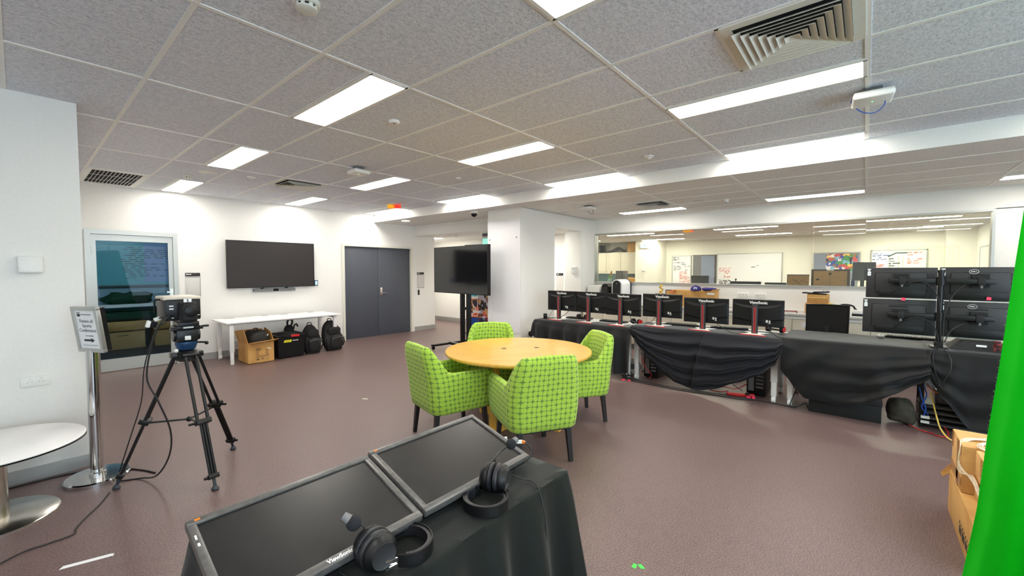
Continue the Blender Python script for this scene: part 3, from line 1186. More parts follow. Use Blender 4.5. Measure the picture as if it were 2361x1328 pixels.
# video camera, lens toward the photographer
VX = .757
t = thing('video_camera', 'beige-topped black studio video camera numbered 2 on the tripod', 'video camera', (CX, CY, 1.15))
g = MB()
g.box(VX - .105, VX + .10, CY - .10, CY + .17, 1.165, 1.315, .010)
part('body', g, M['black'], t)
part('top_shell', MB().box(VX - .11, VX + .105, CY - .095, CY + .18, 1.308, 1.333, .010, 3), M['beige'], t)
g = MB()
g.box(VX - .035, VX + .062, CY - .20, CY - .095, 1.158, 1.30, .022, 3)
hood = part('matte_box', g, M['blackmat'], t)
part('lens_cap', MB().lathe([(.042, 0), (.042, .008), (.036, .012), (.001, .012)], (VX + .02, CY - .20, 1.235), 32, Matrix.Rotation(PI / 2, 4, 'X')), M['black'], hood)
g = MB()
for z in (1.245, 1.265):
    g.box(VX - .082, VX - .058, CY - .104, CY - .098, z, z + .008)
g.box(VX - .07, VX - .058, CY - .104, CY - .098, 1.183, 1.188)
g.box(VX + .068, VX + .092, CY - .104, CY - .098, 1.195, 1.2)
part('port_marks', g, M['white'], t)
tg = part('number_tag', MB().box(VX - .022, VX + .022, CY - .212, CY - .203, 1.298, 1.322, .002), M['paper'], t)
lettering('2', .024, faceY((VX, CY - .2135, 1.31)), M['ink'], tg, bold=.001)
part('side_handle', MB().tube([(VX - .10, CY + .02, 1.312), (VX - .135, CY + .02, 1.31), (VX - .14, CY + .02, 1.29), (VX - .14, CY + .02, 1.22)], .006, k=4), M['black'], t)
part('base_plate', MB().box(CX - .05, CX + .05, CY - .09, CY + .10, 1.148, 1.166), M['blackmetal'], t)

g = MB()
g.tube([(VX - .06, CY - .10, 1.20), (VX - .10, CY - .13, 1.195), (VX - .16, CY - .11, 1.10), (.548, 3.72, .80), (.60, 3.70, .62), (.66, 3.70, .40), (.655, 3.72, .22), (.60, 3.82, .06), (.53, 3.99, .008), (.43, 4.05, .008)], .0055)
solo('camera_cable', g, M['cable'], 'thick black cable looping from the video camera to the floor', 'cable')
g = MB()
g.tube([(VX - .07, CY - .10, 1.185), (VX - .15, CY - .06, 1.10), (.555, 3.83, .85), (.535, 3.86, .6), (.475, 3.90, .35), (.42, 3.945, .12), (.405, 3.985, .02), (.42, 4.03, .008)], .0035)
solo('camera_cable', g, M['cable'], 'thin black cable running down the left tripod leg', 'cable')
t = thing('cable_adapter', 'white adapter plugs on a navy block hanging left of the video camera', 'cable adapter', (.585, 3.78, 1.12))
part('navy_block', MB(Matrix.Translation((.60, 3.78, 1.145)) @ Matrix.Rotation(R(25), 4, 'Y')).box(-.03, .02, -.02, .02, -.02, .02, .004), M['cloth_navy'], t)
part('plug', MB(Matrix.Translation((.575, 3.775, 1.15)) @ Matrix.Rotation(R(15), 4, 'Y')).box(-.012, .012, -.016, .016, -.026, .022, .005), M['white'], t)
part('plug', MB(Matrix.Translation((.622, 3.775, 1.178)) @ Matrix.Rotation(R(-20), 4, 'Y')).box(-.018, .018, -.016, .016, -.013, .013, .005), M['white'], t)
part('lead', MB().tube([(.61, 3.78, 1.16), (.64, 3.75, 1.19), (VX - .09, CY - .09, 1.195)], .004, n=6), M['cable'], t)

g = MB()
g.tube([(-.2, 4.50, .006), (.1, 4.50, .006), (.25, 4.47, .006), (.40, 4.42, .006), (.56, 4.16, .006), (.62, 4.02, .006)], .006)
solo('floor_cable', g, M['cable'], 'black cable lying behind the sign post base along the column', 'cable')
g = MB()
g.tube([(.36, 3.90, .006), (.30, 3.75, .006), (.22, 3.60, .006), (.175, 3.50, .006), (.16, 3.43, .006), (.06, 3.42, .006), (-.05, 3.41, .006), (-.25, 3.25, .006)], .004)
solo('floor_cable', g, M['cable'], 'thin dark cord wandering over the floor from the tripod to the left edge', 'cable')
t = MB().prism([(.088, 3.085), (.282, 3.022), (.290, 3.040), (.277, 3.052), (.105, 3.108)], .0008, Matrix.Translation((0, 0, .0004)))
solo('floor_tape', t, M['paper'], 'strip of white tape on the floor at lower left', 'tape')
for (x, y, a), lab in (((2.0, .868, 10), 'left one of two scraps of green tape on the floor'), ((2.018, .838, 60), 'right one of two scraps of green tape on the floor')):
    g = MB(Matrix.Translation((x, y, .0004)) @ Matrix.Rotation(R(a), 4, 'Z')).prism([(-.018, -.010), (.017, -.011), (.020, .009), (-.012, .011)], .0008)
    solo('floor_tape', g, M['greentape'], lab, 'tape')
g = MB().prism([(2.58, 4.50), (2.62, 4.44), (2.635, 4.46), (2.6, 4.515)], .0008, Matrix.Translation((0, 0, .0004)))
solo('floor_tape', g, M['offwhite'], 'small pale tape scrap on the floor before the back wall', 'tape')

# ================================================================== back wall fittings
def door_sign(x0, x1, z0, z1, label):
    t = thing('room_sign', label, 'sign', ((x0 + x1) / 2, YT, z0))
    hz = (z1 - z0) * .14
    hd = part('header_strip', MB().box(x0, x1, YT - .012, YT + .002, z1 - hz, z1, .001), M['charcoal'], t)
    part('insert_panel', MB().box(x0, x1, YT - .010, YT + .002, z0, z1 - hz - .015, .002), M['lightgrey'], t)
    nb = MB()
    for i in range(6):
        nb.box(x0 + .028 + i * .0085, x0 + .0345 + i * .0085, YT - .0135, YT - .011, z1 - hz * .60, z1 - hz * (.26 if i in (0, 5) else .34))
    part('room_number', nb, M['white'], hd)
    part('logo', MB().box(x0 + .012, x0 + .022, YT - .0135, YT - .011, z1 - hz * .66, z1 - hz * .22), M['white'], hd)
    part('panel_rim', MB().box(x0, x1, YT - .0115, YT - .009, z0, z0 + .006).box(x0, x1, YT - .0115, YT - .009, z1 - hz - .021, z1 - hz - .015).box(x1 - .005, x1, YT - .0115, YT - .009, z0, z1 - hz - .015), M['grey'], t)


door_sign(1.79, 1.99, 1.075, 1.475, 'grey room sign panel with dark header right of the glass door')
door_sign(6.45, 6.655, 1.07, 1.465, 'grey room sign panel with dark header right of the double door')
g = MB().box(6.47, 6.505, YT - .03, YT + .002, .90, 1.03, .006)
t = solo('card_reader', g, M['black'], 'slim black card reader below the sign by the double door', 'card reader')

t = thing('wall_screen', 'large black flat screen mounted on the back wall', 'television', (3.11, YT - .04, 1.2))
part('screen', MB().box(2.372, 3.852, YT - .086, YT - .078, 1.212, 2.036), M['tv'], t)
g = MB()
for a, b, c, d in ((2.36, 3.864, 1.20, 1.212), (2.36, 3.864, 2.036, 2.047), (2.36, 2.372, 1.20, 2.047), (3.852, 3.864, 1.20, 2.047)):
    g.box(a, b, YT - .088, YT - .03, c, d)
part('bezel', g, M['blackmetal'], t)
part('rear_shell', MB().box(2.38, 3.84, YT - .078, YT - .03, 1.22, 2.03), M['black'], t)
part('wall_bracket', MB().box(2.8, 3.4, YT - .03, YT + .001, 1.4, 1.8), M['blackmetal'], t)
t = thing('sound_bar', 'slim dark grey sound bar under the wall screen', 'sound bar', (3.13, YT - .04, 1.12))
part('housing', MB().box(2.77, 3.50, YT - .075, YT - .012, 1.125, 1.175, .008), M['grey'], t)
part('camera_window', MB().box(3.10, 3.19, YT - .078, YT - .07, 1.130, 1.170), M['screen'], t)
for x in (2.92, 3.34):
    part('bracket', MB().bar((x, YT - .04, 1.172), (x + .04, YT - .04, 1.215), .03, .012).box(x - .01, x + .02, YT - .03, YT + .001, 1.15, 1.19), M['blackmetal'], t)
t = thing('control_panel', 'small black touch control panel right of the wall screen', 'control panel', (3.93, YT, 1.2))
part('housing', MB().box(3.895, 3.965, YT - .02, YT + .002, 1.205, 1.315, .004), M['black'], t)
part('display', MB().box(3.908, 3.952, YT - .0215, YT - .018, 1.222, 1.300), M['lcd'], t)

for x, lab in ((2.46, 'white power outlet low on the back wall, left of the cardboard carton'), (2.60, 'white data outlet on the back wall just behind the cardboard carton')):
    t = thing('wall_socket', lab, 'power outlet', (x, YT, .20))
    part('plate', MB().box(x - .055, x + .055, YT - .012, YT + .002, .20, .275, .003), M['white'], t)
    part('socket_holes', MB().box(x - .02, x - .014, YT - .0135, YT - .011, .23, .245).box(x + .014, x + .02, YT - .0135, YT - .011, .23, .245), M['grey'], t)


# white desk under the wall screen
t = thing('white_desk', 'long white desk with telescopic legs under the wall screen', 'desk', (3.05, 8.05, 0))
part('desktop', MB().box(2.10, 3.99, 7.66, 8.44, .662, .688, .006), M['whitelam'], t)
part('under_beam', MB().box(2.25, 3.85, 8.10, 8.15, .60, .662).box(2.16, 2.22, 7.74, 8.36, .625, .662).box(3.87, 3.93, 7.74, 8.36, .625, .662), M['whitemetal'], t)
for xa, xb_ in ((2.25, 2.42), (2.85, 2.95), (3.18, 3.30), (3.68, 3.78)):
    part('cable_port', MB().box(xa, xb_, 8.36, 8.40, .687, .690), M['grey'], t)
for x, y, wheel in ((2.19, 7.74, 0), (2.19, 8.36, 1), (3.90, 7.74, 0), (3.90, 8.36, 1)):
    lg = part('leg', MB().box(x - .032, x + .032, y - .024, y + .024, .20, .64, .006), M['whitemetal'], t)
    part('lower_tube', MB().box(x - .025, x + .025, y - .018, y + .018, .07 if wheel else 0, .21, .005), M['whitemetal'], lg)
    if wheel:
        part('caster', MB().cyl((x - .022, y, .036), (x + .022, y, .036), .036, n=20).box(x - .012, x + .012, y - .018, y + .018, .03, .075), M['white'], lg)

# carton with a black bag in it
cg = thing('cardboard_carton', 'open printed cardboard carton holding a black bag under the white desk', 'box', (2.55, 7.85, 0))
x0, x1, y0, y1, z1 = 2.36, 2.745, 7.55, 8.02, .335
g = MB()
e = .006
g.box(x0, x1, y0, y0 + e, 0, z1).box(x0, x1, y1 - e, y1, 0, z1).box(x0, x0 + e, y0 + e, y1 - e, 0, z1).box(x1 - e, x1, y0 + e, y1 - e, 0, z1).box(x0, x1, y0, y1, 0, .008)
part('carton_body', g, M['card'], cg)
part('flap', MB().add([(x0, y0, z1), (x0, y1, z1), (x0 - .05, y1, z1 + .17), (x0 - .05, y0 + .02, z1 + .22), (x0 + e, y0, z1), (x0 + e, y1, z1), (x0 - .044, y1, z1 + .17), (x0 - .044, y0 + .02, z1 + .22)],
                      [(0, 1, 2, 3), (7, 6, 5, 4), (0, 3, 7, 4), (1, 5, 6, 2), (3, 2, 6, 7)]), M['card'], cg)
part('flap', MB().add([(x1, y0, z1), (x1, y1, z1), (x1 + .02, y1, z1 + .19), (x1 - .03, y0 + .05, z1 + .16), (x1 + e, y0, z1), (x1 + e, y1, z1), (x1 + .02 + e, y1, z1 + .19), (x1 - .03 + e, y0 + .05, z1 + .16)],
                      [(0, 1, 2, 3), (7, 6, 5, 4), (0, 3, 7, 4), (1, 5, 6, 2), (3, 2, 6, 7)]), M['card'], cg)
part('flap', MB().add([(x0, y1, z1), (x1, y1, z1), (x1, y1 + .05, z1 + .17), (x0, y1 + .05, z1 + .17), (x0, y1 - e, z1), (x1, y1 - e, z1), (x1, y1 + .05 - e, z1 + .17), (x0, y1 + .05 - e, z1 + .17)],
                      [(0, 1, 2, 3), (7, 6, 5, 4), (0, 3, 7, 4), (1, 5, 6, 2), (3, 2, 6, 7)]), M['card'], cg)
part('flap', MB().add([(x0, y0, z1), (x1, y0, z1), (x1 + .03, y0 - .14, z1 + .05), (x0 + .06, y0 - .12, z1 + .02), (x0, y0, z1 + e), (x1, y0, z1 + e), (x1 + .03, y0 - .14, z1 + .05 + e), (x0 + .06, y0 - .12, z1 + .02 + e)],
                      [(3, 2, 1, 0), (4, 5, 6, 7), (0, 4, 7, 3), (1, 2, 6, 5), (3, 7, 6, 2)]), M['card'], cg)
g = MB()
for i, (zz, ws) in enumerate(((.235, .075), (.215, .085), (.20, .07), (.17, .045), (.14, .05))):
    for j in range(int(ws / .012)):
        g.box(2.475 + j * .012, 2.484 + j * .012, y0 - .001, y0 + .001, zz, zz + .009)
for i, zz in enumerate((.20, .18, .155, .13)):
    for j in range(4):
        g.box(2.615 + j * .011, 2.623 + j * .011, y0 - .001, y0 + .001, zz, zz + .009)
for j in range(17):
    g.box(2.475 + j * .0115, 2.484 + j * .0115, y0 - .001, y0 + .001, .108, .118)
for cx_ in (2.50, 2.57, 2.64):
    for a, b, c, d in ((-.024, .024, .045, .048), (-.024, .024, .088, .091), (-.024, -.021, .045, .091), (.021, .024, .045, .091)):
        g.box(cx_ + a, cx_ + b, y0 - .001, y0 + .001, c, d)
g.box(2.485, 2.515, y0 - .001, y0 + .001, .055, .066)
g.prism([(-.014, .0), (0, .013), (.014, 0)], .002, faceY((2.50, y0, .067)))
g.prism([(-.012, .028), (.012, .028), (.003, .008), (-.003, .008)], .002, faceY((2.57, y0, .05)))
part('printing', g, M['ink'], cg)
part('tape_mark', MB().bar((2.64, y0 - .001, .235), (2.70, y0 - .001, .220), .002, .012), M['paper'], cg)


def pebble(mb, c, r, seed=0, amp=.06, e=.55, n=28, m=16):
    """soft superellipsoid with lumps: bags and bundles"""
    vs, fs = [], []
    c = Vector(c)
    P = lambda v: math.copysign(abs(v) ** e, v)
    for i in range(m + 1):
        p = -PI / 2 + PI * i / m
        for j in range(n):
            q = 2 * PI * j / n
            v = Vector((P(math.cos(p)) * P(math.cos(q)) * r[0], P(math.cos(p)) * P(math.sin(q)) * r[1], P(math.sin(p)) * r[2]))
            k = 1 + amp * noise.noise(v * 7 + Vector((seed, seed, 0))) + amp * .5 * noise.noise(v * 19 + Vector((0, seed, 0)))
            vs.append(c + v * k)
    for i in range(m):
        for j in range(n):
            fs.append((i * n + j, i * n + (j + 1) % n, (i + 1) * n + (j + 1) % n, (i + 1) * n + j))
    mb.add(vs, fs)
    return mb


t = thing('black_bag', 'black nylon bag bulging out of the cardboard carton', 'bag', (2.55, 7.79, .01))
part('bag_body', pebble(MB(), (2.56, 7.79, .265), (.172, .2, .255), 3, .09, .6), M['nylon'], t)
part('carry_handle', MB().tube([(2.46, 7.66, .49), (2.47, 7.65, .55), (2.52, 7.65, .565), (2.56, 7.66, .52)], .009), M['nylon'], t)
part('buckle', MB().bar((2.66, 7.60, .43), (2.68, 7.60, .455), .01, .012), M['white'], t)

# black storage tub
bn = thing('storage_tub', 'black plastic storage tub with yellow and red labels under the white desk', 'tub', (3.06, 7.83, 0))
rings = []
X0, X1, Y0, Y1 = 2.83, 3.27, 7.60, 8.06
for z, q in ((.0, .03), (.02, .012), (.36, -.005), (.37, -.03), (.40, -.03), (.40, .0), (.38, .01), (.05, .03)):
    rings.append([Vector((X0 + q, Y0 + q, z)), Vector((X1 - q, Y0 + q, z)), Vector((X1 - q, Y1 - q, z)), Vector((X0 + q, Y1 - q, z))])
part('tub_shell', MB().ring_loft(rings), M['black'], bn, angle=30)
yl = part('yellow_label', MB().prism([(-.07, -.02), (.055, -.02), (.065, .02), (-.05, .02)], .002, faceY((2.985, Y0 - .004, .295))), M['yellow'], bn)
wr = MB()
for i in range(7):
    wr.box(2.952 + i * .010, 2.959 + i * .010, Y0 - .008, Y0 - .006, .289, .301)
part('handwriting', wr, pm('olive_marker', (120, 120, 20), .6), yl)
part('red_latch', MB().box(3.03, 3.17, Y0 - .034, Y0 - .028, .365, .402, .002), M['red'], bn, label='red latch')
part('white_label', MB().box(3.06, 3.16, Y0 - .006, Y0 + .006, .293, .303), M['paper'], bn)
solo('black_cloth_bundle', pebble(MB(), (3.04, 7.83, .33), (.185, .20, .10), 8, .1, .7), M['nylon'], 'folded black cloth heaped inside the black storage tub', 'cloth')
t = thing('folded_strap', 'coiled black strap and small case standing behind the storage tub', 'strap', (3.25, 8.2, 0))
part('case', pebble(MB(), (3.25, 8.2, .25), (.085, .075, .25), 5, .06, .6), M['nylon'], t)
part('coil', MB().tube([(3.22, 8.16, .46), (3.20, 8.15, .56), (3.25, 8.15, .61), (3.29, 8.15, .56), (3.26, 8.15, .48)], .017).tube([(3.31, 8.15, .42), (3.32, 8.14, .49), (3.36, 8.14, .51), (3.38, 8.14, .46)], .014), M['nylon'], t)


def backpack(loc, rz, label, lean=-.16, w=.30, d=.20, h=.47, seed=0):
    t = thing('backpack', label, 'backpack', loc, rz, 'black backpacks by the double door')
    rings = []
    n = 28
    for i in range(15):
        u = i / 14
        z = h * u
        k = (math.sin(PI * min(1, max(0, u * .90 + .09))) ** .30)
        ww, dd = w / 2 * k * (1 - .22 * u ** 2), d / 2 * k * (1 - .40 * u)
        rg = []
        for j in range(n):
            q = 2 * PI * j / n
            c_, s_ = math.cos(q), math.sin(q)
            p = Vector((math.copysign(abs(c_) ** .6, c_) * ww, math.copysign(abs(s_) ** .7, s_) * dd + lean * -u, z))
            p *= 1
            p.x += .012 * noise.noise(p * 9 + Vector((seed, 0, 0)))
            p.y += .014 * noise.noise(p * 11 + Vector((0, seed, 0)))
            rg.append(p)
        rings.append(rg)
    part('main_body', MB().ring_loft(rings), M['nylon'], t, world=False)
    part('front_pocket', pebble(MB(), (0, -d * .36, .16), (w * .34, .04, .13), seed, .1, .7), M['nylon'], t, world=False)
    part('upper_pocket', pebble(MB(), (0, -d * .36 - lean * .62, .36), (w * .33, .03, .085), seed + 2, .1, .7), M['nylon'], t, world=False)
    for s in (-1, 1):
        part('side_strap', MB().tube([(s * w * .47, -.02, .06), (s * w * .52, -.06 - lean * .2, .16), (s * w * .44, -.05 - lean * .5, .27), (s * w * .28, -.03 - lean * .8, .40)], .009, n=6), M['black'], t, world=False)
    part('top_handle', MB().tube([(-.045, -lean * .93, h - .015), (-.03, -lean, h + .035), (.03, -lean, h + .035), (.045, -lean * .93, h - .015)], .008, n=6), M['black'], t, world=False)
    z = MB().tube([(-w * .36, -d * .5 - .02, .24), (0, -d * .5 - .055, .262), (w * .36, -d * .5 - .02, .24)], .004, n=5)
    z.box(.05, .062, -d * .5 - .055, -d * .5 - .035, .20, .225)
    part('zip', z, M['grey'], t, world=False)
    return t


backpack((3.47, 7.74, 0), R(2), 'black backpack directly right of the storage tub', -.11, .33, .24, .51, 1)
backpack((3.875, 7.74, 0), R(10), 'wider black backpack nearest the double door', -.13, .41, .26, .55, 6)

# ================================================================== mobile screen on its stand, corridor things
SXa, SXb = Vector((5.27, 4.97, 0)), Vector((5.45, 6.62, 0))
scn = (SXa + SXb) / 2
dirv = (SXa - SXb).normalized()            # toward the right in the picture
ang = math.atan2(dirv.y, dirv.x)
t = thing('mobile_screen', 'large black flat screen on a black wheeled stand before the pillar', 'television', scn, ang)
wd = (SXa - SXb).length
g = MB().box(-wd / 2 + .012, wd / 2 - .012, -.034, -.028, 1.092, 1.957)
part('screen', g, M['screen'], t, world=False)
g = MB()
for a, b, c, d in ((-wd / 2, wd / 2, 1.078, 1.094), (-wd / 2, wd / 2, 1.956, 1.968), (-wd / 2, -wd / 2 + .013, 1.078, 1.968), (wd / 2 - .013, wd / 2, 1.078, 1.968)):
    g.box(a, b, -.036, .03, c, d)
part('bezel', g, M['blackmetal'], t, world=False)
part('rear_shell', MB().box(-wd / 2 + .02, wd / 2 - .02, -.027, .035, 1.1, 1.95), M['black'], t, world=False)
cd = MB(Matrix.Rotation(-ang, 4, 'Z') @ Matrix.Translation(-scn))
cd.tube([(5.33, 4.99, 1.10), (5.36, 5.03, .95), (5.33, 4.97, .78), (5.335, 4.99, .55), (5.33, 5.03, .3), (5.36, 5.12, .012)], .005)
part('power_cord', cd, M['lightgrey'], t, world=False, label='thin grey power cord')
t2 = thing('screen_stand', 'black twin-post wheeled stand carrying the large mobile screen', 'stand', scn, ang)
g = MB()
g.box(-.075, -.005, .04, .11, .10, 1.25).box(.115, .185, .04, .11, .10, 1.25)
part('post', MB().box(-.075, -.005, .04, .11, .10, 1.60, .004), M['blackmetal'], t2, world=False)
part('post', MB().box(.115, .185, .04, .11, .10, 1.60, .004), M['blackmetal'], t2, world=False)
part('cross_rung', MB().box(-.005, .115, .05, .10, .775, .825), M['blackmetal'], t2, world=False)
part('mount_plate', MB().box(-.28, .38, .034, .045, 1.3, 1.75), M['blackmetal'], t2, world=False)
for s, nm in ((-.46, 0), (.57, 1)):
    b = part('foot', MB().box(s - .035, s + .035, -.34, .50, .06, .10, .008), M['blackmetal'], t2, world=False)
    g = MB()
    for y in (-.31, .47):
        g.cyl((s - .014, y, .031), (s + .014, y, .031), .031, n=18)
        g.box(s - .012, s + .012, y - .018, y + .018, .04, .065)
    part('caster', g, M['black'], b, world=False)
part('base_beam', MB().box(-.46, .57, .04, .11, .06, .11, .006), M['blackmetal'], t2, world=False)

# poster stand in the corridor
t = thing('poster_stand', 'tall display board covered in sports photos behind the mobile screen stand', 'display board', (7.05, 6.95, 0), R(-90 + 8))
part('board', MB().box(-.42, .42, 0, .05, .04, 1.28), M['white'], t, world=False)
part('photo_print', MB().box(-.06, .36, -.006, .002, .28, 1.26), M['collage'], t, world=False)
part('poster', MB().box(-.36, -.08, -.006, .002, .90, 1.14), pm('turquoise_poster', (70, 180, 196), .4, var=.2, scale=9), t, world=False, label='turquoise poster')
part('poster', MB().box(-.36, -.08, -.006, .002, .44, .84), M['collage'], t, world=False)
part('poster', MB().box(-.38, .36, -.006, .002, .06, .40), M['blue'], t, world=False, label='deep blue poster')
part('orange_trim', MB().box(-.38, .36, -.009, .002, 1.15, 1.18).box(-.38, -.06, -.009, .002, .40, .425), M['orange'], t, world=False, label='orange strip')
part('base', MB().box(-.42, .42, -.12, .16, 0, .04), M['grey'], t, world=False)

# corridor ceiling and wall bits
light_panel(7.1, 8.6, ZK, 'corridor ceiling light glimpsed above the mobile screen', 'panelglow_corridor', ln=1.2)
light_panel(7.1, 5.3, ZK, 'corridor ceiling light seen through the doorway beside the pillar', 'panelglow_corridor', ln=1.2)
puck('smoke_detector', 7.05, 7.75, ZK, .05, .03, 'smoke detector on the corridor ceiling above the mobile screen', 'smoke detector', lens='grey')
t = thing('exit_sign', 'glowing pale green exit sign hanging in the corridor beside the pillar', 'exit sign', (7.05, 6.55, 2.0))
part('housing', MB().box(7.03, 7.06, 6.30, 6.85, 2.08, 2.30, .004), M['white'], t)
part('face', MB().box(7.022, 7.032, 6.315, 6.835, 2.09, 2.25), M['exitgreen'], t)
part('hanger', MB().box(7.03, 7.06, 6.30, 6.85, 2.30, ZK), M['grey'], t)
t = thing('picture_rail_frame', 'thin dark framed panel mounted above the mobile screen in the corridor', 'frame', (8.28, 8.5, 2.0))
g = MB()
for a, b, c, d in ((8.0, 8.75, 2.21, 2.235), (8.0, 8.75, 1.9, 1.92), (8.0, 8.025, 1.9, 2.235), (8.725, 8.75, 1.9, 2.235)):
    g.box(8.26, 8.30, a, b, c, d)
part('frame', g, M['blackmetal'], t)
part('panel', MB().box(8.28, 8.301, 8.02, 8.73, 1.91, 2.22), M['lightgrey'], t)
t = thing('room_sign', 'pale room sign with dark header seen through the doorway beside the pillar', 'sign', (8.29, 5.53, 1.1))
hd = part('header_strip', MB().box(8.288, 8.302, 5.44, 5.63, 1.395, 1.45), M['charcoal'], t)
part('room_number', MB().box(8.286, 8.289, 5.56, 5.61, 1.415, 1.432), M['white'], hd)
part('insert_panel', MB().box(8.290, 8.302, 5.44, 5.63, 1.05, 1.38), M['lightgrey'], t)
t = thing('wall_thermostat', 'small white thermostat on the jamb of the doorway beside the pillar', 'thermostat', (7.6, 4.72, 1.46))
part('housing', MB().box(7.572, 7.602, 4.665, 4.775, 1.45, 1.60, .006), M['white'], t)
part('display', MB().box(7.569, 7.574, 4.68, 4.76, 1.53, 1.58), M['lightgrey'], t)
t = thing('floor_projector', 'white projector-like device on the floor corner between pillar and draped desks', 'device', (5.95, 4.42, 0))
part('housing', MB().box(5.80, 6.05, 4.30, 4.52, .34, .46, .01).box(5.85, 6.0, 4.34, 4.48, 0, .34), M['white'], t)
part('lens', MB().cyl((5.79, 4.47, .40), (5.81, 4.47, .40), .05, n=24), M['black'], t)

# ================================================================== round table and its chairs
RX, RY, RZ = 3.22, 2.64, .73
t = thing('round_table', 'round beech meeting table ringed by green armchairs', 'table', (RX, RY, 0), R(-40))
part('tabletop', MB().lathe([(.68, -.034), (.718, -.030), (.725, -.022), (.725, -.006), (.72, 0), (.001, 0)], (0, 0, RZ), 96), M['wood'], t, world=False, angle=50)
g = MB()
for x in (-.14, .20):
    g.lathe([(.026, .0), (.026, .0012), (.001, .0012)], (x, .05, RZ), 24)
part('cable_grommet', g, M['brownframe'], t, world=False)
for a in range(4):
    q = R(45 + 90 * a)
    c, s = math.cos(q), math.sin(q)
    part('leg', MB(Matrix.Rotation(q, 4, 'Z')).box(.36, .43, -.035, .035, .06, RZ - .034).box(.05, .48, -.035, .035, 0, .062, .004), M['wood'], t, world=False)
part('apron', MB().lathe([(.45, RZ - .10), (.45, RZ - .034), (.42, RZ - .034), (.42, RZ - .10)], (0, 0, 0), 48), M['wood'], t, world=False)


def smooth01(t):
    t = max(0, min(1, t))
    return t * t * (3 - 2 * t)


